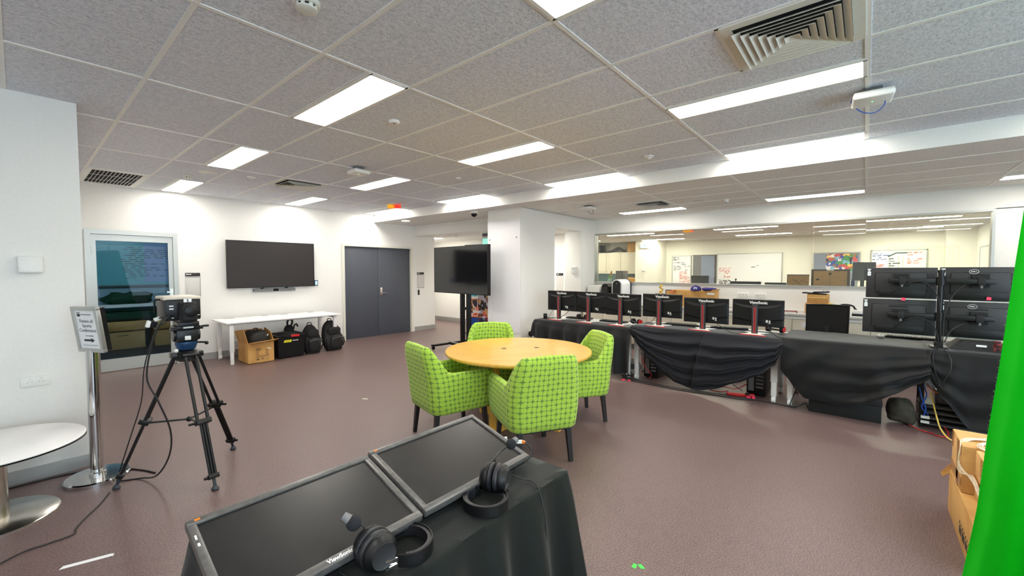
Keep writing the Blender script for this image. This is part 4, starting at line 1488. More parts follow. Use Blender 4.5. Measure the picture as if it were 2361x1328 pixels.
def make_chair(label):
    t = thing('tub_chair', label, 'armchair', (0, 0, 0), 0, 'green armchairs round the wooden table')
    # plan path of the shell centreline: right arm front -> back -> left arm front
    hw, xb, xf, rc = .265, -.275, .295, .075
    P = []
    n1, n2, n3 = 14, 10, 16
    for i in range(n1):
        P.append((xf + (xb + rc - xf) * i / n1, -hw))
    for i in range(n2):
        a = -PI / 2 - PI / 2 * i / n2
        P.append((xb + rc + rc * math.cos(a), -hw + rc + rc * math.sin(a)))
    for i in range(n3):
        P.append((xb, -hw + rc + (2 * hw - 2 * rc) * i / n3))
    for i in range(n2):
        a = PI - PI / 2 * i / n2
        P.append((xb + rc + rc * math.cos(a), hw - rc + rc * math.sin(a)))
    for i in range(n1 + 1):
        P.append((xb + rc + (xf - xb - rc) * i / n1, hw))
    L = [0]
    for a, b in zip(P, P[1:]):
        L.append(L[-1] + math.hypot(b[0] - a[0], b[1] - a[1]))
    tot = L[-1]
    bm = bmesh.new()
    uv = bm.loops.layers.uv.new('UVMap')
    prof = [(-.02, 0), (-.034, .02), (-.034, .12), (-.034, .3), (-.034, .5), (-.034, .7), (-.034, .86), (-.032, .94), (-.022, .985), (-.006, 1.0),
            (.012, .995), (.028, .97), (.036, .93), (.037, .8), (.037, .6), (.037, .4), (.037, .2), (.02, 0)]
    ZB = .28
    rows = []
    for i, (px, py) in enumerate(P):
        q = Vector(P[min(i + 1, len(P) - 1)]) - Vector(P[max(i - 1, 0)])
        q.normalize()
        nin = Vector((-q[1] * -1, q[0] * -1))           # inward
        nin = Vector((q[1], -q[0]))
        cen = Vector((.02, 0)) - Vector((px, py))
        if nin.dot(cen) < 0:
            nin = -nin
        s = min(L[i], tot - L[i]) / 1.0                 # distance from arm front along the path
        arm = xf - (xb + rc)
        top = .63 + (.87 - .63) * (smooth01((s - (arm - .085)) / .155) ** .75)
        top -= .018 * (1 - smooth01(s / .04))            # rounded arm front
        if s > arm + .12:
            top += .008 * math.cos((py / .2) * PI / 2)
        row = []
        for o, v in prof:
            z = ZB + (top - ZB) * v
            hi = max(0, (z - .55) / .32)
            k = 1 - .16 * hi ** 1.4
            lo = max(0, (.42 - z) / .14)
            k2 = 1 - .05 * lo
            x = px + nin.x * o
            y = py + nin.y * o
            y *= k * k2
            x = x - .055 * smooth01((z - .45) / .42) * (1 if x < -.1 else 0) + .02 * lo * (1 if x < 0 else -1)
            row.append(bm.verts.new((x, y, z)))
        rows.append(row)
    cum = [0]
    for a, b in zip(prof, prof[1:]):
        cum.append(cum[-1] + (abs(b[1] - a[1]) * .5 + abs(b[0] - a[0])))
    for i in range(len(rows) - 1):
        for j in range(len(prof) - 1):
            f = bm.faces.new((rows[i][j], rows[i + 1][j], rows[i + 1][j + 1], rows[i][j + 1]))
            for lp, (ii, jj) in zip(f.loops, ((i, j), (i + 1, j), (i + 1, j + 1), (i, j + 1))):
                z = rows[ii][jj].co.z
                vv = z if jj <= 9 else (rows[ii][9].co.z * 2 - z)
                lp[uv].uv = (L[ii] + (.3 if jj > 9 else 0), vv)
    for row in (rows[0], rows[-1]):
        f = bm.faces.new(row if row is rows[0] else row[::-1])
        for lp in f.loops:
            lp[uv].uv = (lp.vert.co.y, lp.vert.co.z)
    sh = part_bm('shell', bm, M['chair'], t)
    # seat block and apron
    bm = bmesh.new()
    bmesh.ops.create_cube(bm, size=1)
    for v in bm.verts:
        v.co = Vector((.025 + v.co.x * .53, v.co.y * .47, .375 + v.co.z * .19))
    bmesh.ops.bevel(bm, geom=list(bm.edges), offset=.03, segments=3, affect='EDGES', profile=.5)
    uv = bm.loops.layers.uv.new('UVMap')
    for f in bm.faces:
        nn = f.normal
        for lp in f.loops:
            c = lp.vert.co
            lp[uv].uv = (c.x, c.y) if abs(nn.z) > .6 else ((c.y, c.z) if abs(nn.x) > .6 else (c.x, c.z))
    part_bm('seat_cushion', bm, M['chair'], t)
    part('under_frame', MB().box(-.25, .25, -.21, .21, .262, .285), M['blackmat'], t, world=False)
    for sx, sy in ((-1, -1), (-1, 1), (1, -1), (1, 1)):
        a = Vector((.005 + sx * .235, sy * .205, .285))
        b = Vector((.005 + sx * .262, sy * .222, 0))
        part('leg', MB().bar(a, b, .040, .040, up=(1, 0, 0), w1=.030, h1=.030), M['leg'], t, world=False)
    return t


def part_bm(name, bm, mat, parent):
    bmesh.ops.recalc_face_normals(bm, faces=list(bm.faces))
    me = bpy.data.meshes.new(name)
    bm.to_mesh(me)
    bm.free()
    for p in me.polygons:
        p.use_smooth = True
    me.set_sharp_from_angle(angle=R(60))
    return link(name, me, mat, parent)


ch = make_chair('green patterned armchair nearest the camera, its back turned to us')
ch.location = (2.74, 2.09, 0)
ch.rotation_euler = (0, 0, R(60))
dup(ch, (2.57, 2.93, 0), R(-14), 'green patterned armchair on the left side of the round table')
dup(ch, (3.54, 3.33, 0), R(220), 'green patterned armchair on the far side of the round table')
dup(ch, (3.69, 2.29, 0), R(145), 'green patterned armchair on the right side of the round table')

# ================================================================== foreground table with black cloth
t = thing('folding_table', 'folding table hidden under the black cloth in the foreground', 'table', (.79, 1.15, 0))
part('tabletop', MB().box(.31, 1.345, .885, 1.46, .715, .738, .006), M['offwhite'], t)
for x in (.42, 1.23):
    part('leg', MB().box(x - .015, x + .015, .95, .98, 0, .716).box(x - .015, x + .015, 1.36, 1.39, 0, .716).box(x - .015, x + .015, .95, 1.39, .05, .08), M['blackmetal'], t)


def draped_cloth(name, label, x0, x1, y0, y1, z, mat, hem=.02, folds=17, flare=.075, rc=.03):
    def perim(u):
        w_, d_ = x1 - x0, y1 - y0
        tot = 2 * (w_ + d_)
        s = (u % 1) * tot
        if s < w_:
            return Vector((x0 + s, y0, 0)), Vector((0, -1, 0)), s
        s -= w_
        if s < d_:
            return Vector((x1, y0 + s, 0)), Vector((1, 0, 0)), s
        s -= d_
        if s < w_:
            return Vector((x1 - s, y1, 0)), Vector((0, 1, 0)), s
        s -= w_
        return Vector((x0, y1 - s, 0)), Vector((-1, 0, 0)), s

    c = Vector(((x0 + x1) / 2, (y0 + y1) / 2, 0))

    def fn(u, v):
        p, nrm, s = perim(u)
        p2, n2, _ = perim(u + .012)
        p3, n3, _ = perim(u - .012)
        nrm = (nrm + n2 + n3).normalized()
        if v < .3:
            k = v / .3
            q = c.lerp(p, k)
            wr = .0022 * noise.noise(Vector((q.x * 9, q.y * 16, 3))) * k
            return Vector((q.x, q.y, z + wr + .001))
        k = (v - .3) / .7
        # gathers: long vertical folds, stronger toward the hem
        f = math.sin(u * folds * 2 * PI + 2.2 * noise.noise(Vector((u * 9, 0, 1)))) * .5 + .5
        f = f ** 1.4 + .35 * noise.noise(Vector((u * 22, k * 1.5, 7)))
        drop = max(0, k - .03)
        out = .006 + flare * drop * .75 + .085 * f * (drop ** .55)
        zz = z - (z - hem) * k if k > .04 else z - (z - hem) * k * .5
        return Vector((p.x + nrm.x * out, p.y + nrm.y * out, zz))

    g = MB()
    g.grid(fn, 420, 40, closed_u=True)
    return solo(name, g, mat, label, 'tablecloth', angle=80)


draped_cloth('tablecloth', 'black cloth draped to the floor over the foreground table', 0.30, 1.357, .872, 1.47, .741, M['cloth_fg'])


def flat_monitor(x0, x1, yn, yf, zn, zf, label, brand):
    w_ = x1 - x0
    dy, dz = yf - yn, zf - zn
    ln = math.hypot(dy, dz)
    t = thing('flat_monitor', label, 'monitor', (x0, yn, .742), 0, 'monitors laid on the foreground table')
    FM = frame((x0, yn, zn), (1, 0, 0), (0, dy, dz))
    b = .020
    g = MB(FM)
    g.box(0, w_, 0, b + .004, -.022, .002, .003).box(0, w_, ln - b, ln, -.022, .002, .003).box(0, b, b, ln - b, -.022, .002, .003).box(w_ - b, w_, b, ln - b, -.022, .002, .003)
    bz = part('bezel', g, M['bezel'], t)
    part('screen', MB(FM).box(b - .003, w_ - b + .003, b, ln - b + .003, -.02, -.004), M['screen_mat'], t)
    part('rear_shell', MB(FM).box(.004, w_ - .004, .004, ln - .004, -.036, -.018, .006).box(.08, w_ - .08, .06, ln - .06, -.05, -.03, .01), M['black'], t)
    # folded stand under the far half
    yy = yn + dy * .62
    part('folded_stand', MB().box(x0 + w_ * .3, x0 + w_ * .7, yn + dy * .45, yf - .02, .7425, .765, .004).box(x0 + w_ * .42, x0 + w_ * .58, yy - .05, yy + .05, .76, zn + dz * .62 - .04), M['black'], t)
    part('corner_logo', MB(FM).box(.018, .030, ln - .012, ln - .006, .0018, .0028), M['orange'], bz, label='orange corner logo')
    if brand:
        lettering('ViewSonic', .016, FM @ frame((w_ * .5, .011, .0025), (1, 0, 0), (0, 1, 0)), M['white'], bz, bold=.0004)
        part('side_mark', MB(FM).box(.006, .010, ln - .075, ln - .060, .0018, .0028), M['white'], bz)
        part('side_mark', MB(FM).box(.006, .011, ln - .098, ln - .088, .0018, .0028), M['white'], bz)
    return t


flat_monitor(.255, .762, .992, 1.305, .788, .880, 'dark monitor lying face up at bottom left of the foreground table', True)
flat_monitor(.778, 1.288, 1.000, 1.322, .786, .880, 'dark monitor lying face up on the right half of the foreground table', False)


def headset(loc, rz, label, mic, curl, tail):
    """lies on its side: headband arc on the table, both cups standing at the open end"""
    t = thing('headset', label, 'headset', loc, rz)
    r = .066
    A = R(38)
    g = MB()

    def strip(r0, r1, z0, z1, a0, a1, n=40):
        rings = []
        for i in range(n + 1):
            a = a0 + (a1 - a0) * i / n
            c, s = math.cos(a), math.sin(a)
            rings.append([Vector((r0 * c, r0 * s * 1.08, z0)), Vector((r1 * c, r1 * s * 1.08, z0 + .001)), Vector((r1 * c, r1 * s * 1.08, z1 - .001)), Vector((r0 * c, r0 * s * 1.08, z1))])
        return rings
    part('headband', MB().ring_loft(strip(r, r + .0035, .002, .038, A, 2 * PI - A)), M['black'], t, world=False)
    part('headband_pad', MB().ring_loft(strip(r - .011, r, .005, .035, A + .3, 2 * PI - A - .3)), M['leather'], t, world=False)
    for s in (-1, 1):
        a = A * s
        p = Vector((r * math.cos(a), r * math.sin(a) * 1.08, .02))
        g = MB()
        g.bar(p, p + Vector((.035, -s * .004, .004)), .004, .016)
        g.bar(p + Vector((.006, s * .003, .010)), p + Vector((.04, s * .004, .018)), .004, .005)
        g.bar(p + Vector((.006, s * .003, -.006)), p + Vector((.04, s * .004, -.004)), .004, .005)
        part('yoke', g, M['steel'], t, world=False)
        cy = s * .030
        cx, cz = .094, .053
        rot = Matrix.Rotation(-s * PI / 2, 4, 'X')
        c = part('ear_cup', MB().lathe([(.001, .016), (.033, .016), (.045, .004), (.047, -.004), (.045, -.010), (.001, -.010)][::-1], (cx, cy, cz), 36, Matrix.Rotation(-s * PI / 2, 4, 'X')), M['black'], t, world=False)
        part('ear_cushion', MB().lathe([(.022, -.010), (.043, -.010), (.049, -.016), (.049, -.024), (.041, -.029), (.024, -.027)], (cx, cy, cz), 36, rot), M['leather'], c, world=False)
        part('cap_ring', MB().lathe([(.028, .0165), (.033, .0185), (.033, .0160)], (cx, cy, cz), 36, rot), M['charcoal'], c, world=False)
    m0 = Vector((.10, mic[3] * .03, .085))
    m1 = Vector(mic[:3])
    mid = m0.lerp(m1, .5) + Vector((0, 0, .010))
    b = part('mic_boom', MB().tube([m0, mid, m1], .0028, n=8).cyl(m0.lerp(m1, .08), m0.lerp(m1, .28), .0048, n=10), M['blackmetal'], t, world=False)
    part('mic_foam', MB().ball(m1, (.020, .020, .020)), M['foam'], b, world=False)
    d = (m1 - m0).normalized()
    part('mic_tip', MB().cyl(m1 + d * .010, m1 + d * .034, .014, .011, n=14), M['grey'], b, world=False)
    if curl:
        g = MB()
        pts = []
        a, bb = Vector(curl[0]), Vector(curl[1])
        for i in range(90):
            u = i / 89
            p = a.lerp(bb, u)
            pts.append(p + Vector((0, math.cos(u * 70) * .007, math.sin(u * 70) * .007 + .008)))
        g.tube(pts, .0018, n=5, k=1)
        part('coiled_cord', g, M['cable'], t, world=False)
    part('cord', MB().tube(tail, .0022, n=6), M['cable'], t, world=False)
    return t


headset((.675, .953, .742), R(176), 'black headset with boom microphone in the near foreground of the black table', (.125, -.055, .110, -1), ((.10, -.045, .01), (.155, -.08, .01)),
        [(.155, -.08, .008), (.175, -.085, .012), (.175, -.05, .012), (.165, .0, .008), (.16, .08, .005), (.158, .095, -.08), (.158, .1, -.2)])
headset((.972, .936, .742), R(22), 'black headset with boom microphone lying by the right monitor edge', (.232, -.012, .118, 1), None,
        [(.11, -.03, .05), (.15, -.04, .04), (.19, -.07, .012), (.19, -.105, .008), (.165, -.135, .002), (.15, -.160, -.06), (.15, -.170, -.16), (.15, -.175, -.28)])
t = thing('cable_connector', 'white and orange cable connector poking out behind the right laid monitor', 'cable', (1.325, 1.10, .745))
part('plug', MB().bar((1.305, 1.165, .80), (1.322, 1.145, .806), .012, .012), M['white'], t)
part('plug', MB().bar((1.322, 1.11, .80), (1.343, 1.08, .803), .010, .012), M['white'], t)
part('orange_tip', MB().bar((1.343, 1.08, .803), (1.349, 1.07, .800), .009, .010), M['orange'], t)
part('lead', MB().tube([(1.348, 1.072, .80), (1.352, 1.05, .79), (1.345, 1.03, .765), (1.32, 1.04, .748), (1.31, 1.10, .748), (1.315, 1.14, .775), (1.314, 1.155, .803)], .0035, n=6), M['cable'], t)

# ================================================================== the row of draped desks
def work_desk(y0, y1, x0, x1, z, label, casters=(0, 0, 0, 0)):
    t = thing('work_desk', label, 'desk', ((x0 + x1) / 2, (y0 + y1) / 2, 0), 0, 'draped desks in the monitor row')
    part('desktop', MB().box(x0, x1, y0, y1, z - .026, z, .005), M['whitelam'], t)
    part('under_beam', MB().box((x0 + x1) / 2 - .03, (x0 + x1) / 2 + .03, y0 + .1, y1 - .1, z - .085, z - .026), M['whitemetal'], t)
    k = 0
    for y in (y1 - .05, y0 + .065):
        for x in (x0 + .09, x1 - .09):
            lg = part('leg', MB().box(x - .026, x + .026, y - .034, y + .034, .24, z - .026, .006), M['whitemetal'], t)
            part('lower_tube', MB().box(x - .02, x + .02, y - .027, y + .027, .075, .26, .005), M['whitemetal'], lg)
            part('caster', MB().cyl((x, y - .02, .036), (x, y + .02, .036), .036, n=20).box(x - .018, x + .018, y - .012, y + .012, .03, .08), M['white'], lg)
            k += 1
    return t


Z1, Z2, Z3 = .712, .748, .772
work_desk(2.475, 4.08, 5.47, 6.17, Z1, 'white work desk at the far end of the monitor row under a black cloth')
work_desk(.705, 2.465, 5.47, 6.17, Z2, 'white work desk in the middle of the monitor row with the swagged cloth')
work_desk(-1.30, .665, 5.47, 6.30, Z3, 'white work desk under the wall of four monitors near the green curtain')


def desk_cloth(name, label, y0, y1, xf, xb, zt, zb, fold, mat, ny=150, nz=46, edge=.012):
    def fn(u, v):
        y = y0 + (y1 - y0) * u
        if v < .28:
            k = v / .28
            x = xb + (xf - xb) * k
            wr = .003 * noise.noise(Vector((x * 9, y * 9, 2)))
            return Vector((x, y, zt + .0065 + wr + (0 if k < .96 else -.003)))
        k = (v - .28) / .72
        bot = lerp_tab(zb, y)
        z = zt - .004 - (zt - bot) * k
        d = fold(y, z, k, (zt - bot))
        lump = .012 * noise.noise(Vector((y * 6, z * 6, 5))) * min(1, k * 4)
        x = xf - .004 - max(0, d) * min(1, k * 5) - max(0, lump) - edge * min(1, k * 3)
        return Vector((x, y, z))
    g = MB()
    g.grid(fn, ny, nz)
    o = solo(name, g, mat, label, 'tablecloth', angle=80)
    return o


def fold1(y, z, k, L):
    s = math.sin(y * 24 + 1.6 * noise.noise(Vector((y * 2, 0, 0))) + .8 * k)
    return .022 + .065 * (s * .5 + .5) ** 1.5 * (.4 + k) + .05 * max(0, (y - 3.85) / .25) * k


desk_cloth('tablecloth', 'black cloth with upright folds over the far desk', 2.435, 4.13, 5.445, 5.80, Z1,
           [(2.435, .13), (2.5, .10), (2.62, .08), (3.2, .10), (3.7, .16), (3.95, .30), (4.03, .42), (4.13, .50)], fold1, M['cloth'])


def fold2(y, z, k, L):
    seam = 1.50 + .13 * k
    left = y > seam
    # arcs follow the hem: ridges at constant k, tighter at the gathered corners
    span = (y - seam) / (2.44 - seam) if left else (seam - y) / (seam - .68)
    span = max(0, min(1, span))
    ph = k * 4.6 + .5 * (1 - span) + .35 * noise.noise(Vector((y * 2.5, z * 2, 0)))
    s = math.sin(ph * 2 * PI)
    a = .014 + .05 * min(1, L / .5)
    base = .055 * math.sin(PI * min(1, k)) * min(1, L / .5)
    return .014 + base + a * (s * .5 + .5) ** 1.3 * (.35 + .65 * span ** .4) + (0 if left else .035)


desk_cloth('tablecloth', 'navy black cloth hanging in two deep swags over the middle desk', .672, 2.455, 5.445, 6.02, Z2,
           [(.672, .64), (.69, .60), (.74, .47), (.9, .33), (1.12, .21), (1.35, .10), (1.55, .045), (1.66, .05), (1.83, .085), (1.95, .15), (2.17, .33), (2.28, .45), (2.40, .60), (2.455, .68)],
           fold2, M['cloth_navy'], 190, 70)


def fold3(y, z, k, L):
    d = (y + .47) + (z - .55) * 1.1
    s = math.sin(d * 15 + 1.2 * noise.noise(Vector((y * 3, z * 3, 0))))
    big = .075 * math.exp(-((y + .10 - (z - .5) * .4) / .10) ** 2) * k
    arc = math.sin((k * 3.4 + .3 * y) * 2 * PI) * .5 + .5
    return .016 + .026 * (s * .5 + .5) + big * 1.2 + .06 * arc * k * max(0, min(1, (.5 - y) * 2)) + .05 * math.sin(PI * min(1, k * .9)) * .6


desk_cloth('tablecloth', 'charcoal black cloth sagging below the left pair of the four monitors', -.475, .69, 5.445, 6.24, Z3,
           [(.69, .43), (.64, .37), (.55, .24), (.456, .155), (.2, .15), (.02, .185), (-.236, .36), (-.40, .47), (-.475, .53)], fold3, M['cloth'], 130, 60)
desk_cloth('tablecloth', 'charcoal black cloth hanging to the floor behind the green curtain edge', -1.32, -.462, 5.432, 6.24, Z3 + .004,
           [(-.462, .56), (-.50, .47), (-.56, .36), (-.735, .12), (-.89, .13), (-1.32, .13)], lambda y, z, k, L: .012 + .03 * (math.sin((k * 3.1 - y * 1.4) * 2 * PI) * .5 + .5) * k + .04 * math.exp(-((y + .62 - (.5 - z) * .25) / .06) ** 2) * k, M['cloth'], 100, 60)


def desk_monitor(yc, zc, zdesk, label, tilt=0, first=[None]):
    """back view: bulged shell, red-striped column, flat foot"""
    t = thing('desk_monitor', label, 'monitor', (5.72, yc, zdesk), 0, 'monitors in a row on the draped desks')
    W_, Hh = .545, .322
    z0, z1 = zc - Hh / 2, zc + Hh / 2
    y0, y1 = yc - W_ / 2, yc + W_ / 2

    def bulge(u, v):
        y = y0 + W_ * u
        z = z0 + Hh * v
        a, b = abs(u - .5) * 2, v
        d = .020 + .022 * (1 - a ** 3)
        top = .82 - .14 * (1 - a * a)                  # curved crease under the maker's name
        if v > top:
            d = .020 + (d - .020) * max(0, 1 - (v - top) / .06) * .9 + .004
        low = .30 - .10 * (1 - a) * 1.5
        if v < low:
            d *= .80
        if v < .02 or v > .98 or u < .012 or u > .988:
            d = .006
        return Vector((5.75 - d, y, z))
    bk = part('rear_shell', MB().grid(bulge, 56, 40), M['black'], t, angle=50)
    part('screen', MB().box(5.752, 5.757, y0 + .004, y1 - .004, z0 + .010, z1 - .004), M['screen'], t)
    part('bezel', MB().box(5.742, 5.756, y0, y1, z0, z0 + .011).box(5.742, 5.756, y0, y1, z1 - .005, z1).box(5.742, 5.756, y0, y0 + .005, z0, z1).box(5.742, 5.756, y1 - .005, y1, z0, z1), M['blackmetal'], t)
    lettering('ViewSonic', .045, faceX((5.7185, yc - .012, z1 - .036)), M['white'], bk, bold=.0012)
    zt = z1 - .075
    cx = 5.685
    part('column', MB().box(cx - .018, cx + .018, yc + .016 - .032, yc + .016 + .032, zdesk + .008, zt + .02, .004), M['charcoal'], t)
    part('red_stripe', MB().box(cx - .0215, cx - .016, yc + .016 - .010, yc + .016 + .010, zdesk + .015, zt - .012), M['redstripe'], t, label='red stripe on the column')
    part('stripe_edge', MB().box(cx - .0205, cx - .016, yc + .016 - .016, yc + .016 - .012, zdesk + .015, zt - .012).box(cx - .0205, cx - .016, yc + .016 + .012, yc + .016 + .016, zdesk + .015, zt - .012), M['grey'], t)
    ft = MB()
    ft.prism(
             [(-.155, -.135), (-.135, .135), (-.02, .05), (.12, .13), (.12, -.13), (-.02, -.05)], .008, Matrix.Translation((cx + .01, yc + .016, zdesk + .002)))
    fo = part('foot', ft, M['white'], t)
    part('foot_edge', MB().bar((cx - .146, yc + .016 - .138, zdesk + .0045), (cx - .126, yc + .016 + .138, zdesk + .0045), .006, .011), M['red'], fo, label='red front edge')
    part('ports', MB().box(5.704, 5.712, yc - .115, yc - .095, z0 + .055, z0 + .085).box(5.704, 5.712, yc - .14, yc - .125, z0 + .055, z0 + .08).box(5.704, 5.714, yc - .145, yc - .12, z0 + .043, z0 + .048), M['lightgrey'], bk)
    part('port_recess', MB().box(5.706, 5.714, yc - .09, yc - .055, z0 + .05, z0 + .09), M['dark'], bk)
    return t


mons = [(3.79, 1.02, Z1, 'leftmost of the six black monitors with red-striped stands'),
        (3.245, 1.02, Z1, 'second from left of the six black monitors with red-striped stands'),
        (2.715, 1.012, Z1, 'third from left of the six black monitors with red-striped stands'),
        (2.143, 1.028, Z2, 'fourth from left of the six black monitors with red-striped stands'),
        (1.573, .998, Z2, 'fifth from left of the six black monitors with red-striped stands'),
        (.985, 1.005, Z2, 'rightmost of the six black monitors with red-striped stands')]
for yc, zc, zd, lab in mons:
    desk_monitor(yc, zc, zd + .006, lab)


def keyboard(x, y, z, rz, label, cover='black'):
    t = thing('keyboard', label, 'keyboard', (x, y, z), rz, 'keyboards on the draped desks')
    part('case', MB().box(-.07, .07, -.22, .22, 0, .016, .004), M[cover], t, world=False)
    g = MB()
    for r_ in range(5):
        for c_ in range(14):
            g.box(-.056 + r_ * .0235, -.037 + r_ * .0235, -.205 + c_ * .0295, -.180 + c_ * .0295, .015, .022)
    part('keys', g, M['charcoal'], t, world=False)
    return t


kb = keyboard(6.02, 3.62, Z1 + .004, R(4), 'black keyboard behind the leftmost monitor')
dup(kb, (5.98, 2.98, Z1 + .004), R(-3), 'black keyboard in the gap right of the second monitor stand')
dup(kb, (5.93, 1.93, Z2 + .011), R(2), 'black keyboard right of the fourth monitor stand')
dup(kb, (6.0, 1.35, Z2 + .011), R(12), 'black keyboard right of the fifth monitor stand')
dup(kb, (6.22, -.40, Z3 + .012), R(-2), 'slim keyboard on the desk below the four-monitor wall')


def red_headset(x, y, z, rz, label):
    t = thing('gaming_headset', label, 'headset', (x, y, z), rz, 'black and red headsets on the draped desks')
    g = MB()
    g.tube([(math.cos(a) * .085, math.sin(a) * .085, .03 + .02 * math.sin(a)) for a in [PI * i / 10 for i in range(11)]], .009, n=8, k=3)
    part('headband', g, M['black'], t, world=False)
    for s in (-1, 1):
        c = part('ear_cup', MB().cyl((s * .06, -.01, .045), (s * .095, -.01, .045), .042, .038, 24), M['black'], t, world=False)
        part('red_ring', MB().lathe([(.034, 0), (.038, .004), (.034, .008)], (s * .094, -.01, .045), 24, Matrix.Rotation(s * PI / 2, 4, 'Y')), M['red'], c, world=False)
    return t


hs = red_headset(5.90, 3.50, Z1 + .006, R(80), 'black and red headset below the leftmost monitor')
dup(hs, (5.86, 2.57, Z1 + .006), R(60), 'black and red headset right of the third monitor stand')
dup(hs, (5.95, .83, Z2 + .011), R(75), 'black and red headset below the rightmost of the six monitors')

t = thing('speaker_can', 'small black cylinder at the far left corner of the draped desks', 'speaker', (5.62, 4.03, Z1 + .008))
part('body', MB().lathe([(.030, 0), (.032, .004), (.032, .080), (.028, .084), (.001, .085)], (5.62, 4.03, Z1 + .008), 24), M['black'], t)
part('ring', MB().lathe([(.0325, .055), (.033, .058), (.0325, .061)], (5.62, 4.03, Z1 + .008), 24), M['grey'], t)


def mouse(x, y, z, rz, label, mat='black'):
    t = thing('computer_mouse', label, 'mouse', (x, y, z), rz)
    g = MB()
    pebble(g, (0, 0, .017), (.052, .03, .017), 1, 0, .85)
    part('shell', g, M[mat], t, world=False)
    part('scroll_wheel', MB().cyl((-.03, -.004, .029), (-.03, .004, .029), .007, n=12), M['grey'], t, world=False)


mouse(5.98, 1.72, Z2 + .010, R(20), 'white computer mouse left of the fifth monitor stand', 'white')
mouse(6.10, -.14, Z3 + .010, R(10), 'silver and black computer mouse below the four-monitor wall', 'lightgrey')

for pts, lab, r_ in (
    ([(5.70, 3.93, .86), (5.66, 3.96, .79), (5.64, 3.99, Z1 + .012), (5.75, 4.0, Z1 + .012), (5.9, 3.9, Z1 + .012)], 'thin black lead curling at the leftmost monitor', .003),
    ([(5.72, 3.60, .90), (5.66, 3.66, .82), (5.60, 3.78, Z1 + .013), (5.55, 3.7, Z1 + .013), (5.56, 3.4, Z1 + .013), (5.60, 3.2, Z1 + .013)], 'black lead running along the cloth under the two leftmost monitors', .004),
    ([(5.72, 2.60, .88), (5.66, 2.55, .82), (5.62, 2.45, Z2 + .014), (5.66, 2.36, Z2 + .016), (5.72, 2.28, .80), (5.73, 2.2, .90)], 'black lead drooping between the third and fourth monitors', .004),
    ([(5.60, 2.72, Z1 + .013), (5.56, 2.55, Z1 + .013), (5.58, 2.48, Z2 + .013), (5.62, 2.40, Z2 + .013), (5.70, 2.30, Z2 + .013)], 'pale lead beside the foot of the third monitor', .004),
    ([(5.72, 1.48, .93), (5.70, 1.42, .84), (5.62, 1.25, Z2 + .016), (5.60, 1.15, Z2 + .013), (5.70, 1.05, Z2 + .013)], 'black lead between the fifth and sixth monitor stands', .004),
    ([(5.72, .88, .90), (5.66, .84, .82), (5.58, .76, Z2 + .016), (5.50, .70, Z2 + .012), (5.455, .69, .72)], 'black lead running off the desk corner right of the sixth monitor', .004)):
    solo('monitor_cable', MB().tube(pts, r_, n=6), M['cable' if 'pale' not in lab else 'lightgrey'], lab, 'cable')

# ------------------------------------------------------------------ four-monitor wall
PYc = -.545
t = thing('monitor_stand', 'black pole stand with four arms carrying the monitor wall', 'monitor stand', (5.66, PYc, Z3 + .006))
part('pole', MB().cyl((5.66, PYc, Z3 + .012), (5.66, PYc, 1.50), .022, n=24).lathe([(.026, 1.495), (.026, 1.52), (.001, 1.522)], (5.66, PYc, 0), 24), M['blackmetal'], t)
part('base_clamp', MB().box(5.58, 5.74, PYc - .06, PYc + .06, Z3 + .012, Z3 + .024, .003).box(5.63, 5.69, PYc - .03, PYc + .03, Z3 + .02, Z3 + .07, .006), M['blackmetal'], t)
for z in (1.415, 1.075):
    a = part('crossbar', MB().box(5.655, 5.70, PYc + .01, PYc + .37, z - .022, z + .022, .004).box(5.655, 5.70, PYc - .35, PYc - .01, z - .022, z + .022, .004), M['blackmetal'], t)
    part('collar', MB().cyl((5.66, PYc, z - .04), (5.66, PYc, z + .04), .034, n=24), M['black'], a)
    for s in (.27, -.26):
        b = part('bracket', MB().box(5.645, 5.712, PYc + s - .025, PYc + s + .025, z - .035, z + .035, .005).box(5.70, 5.735, PYc + s - .055, PYc + s + .055, z - .055, z + .055), M['blackmat'], a)
        part('thumb_screw', MB().cyl((5.66, PYc + s, z - .06), (5.66, PYc + s, z - .03), .010, n=12), M['grey'], b)


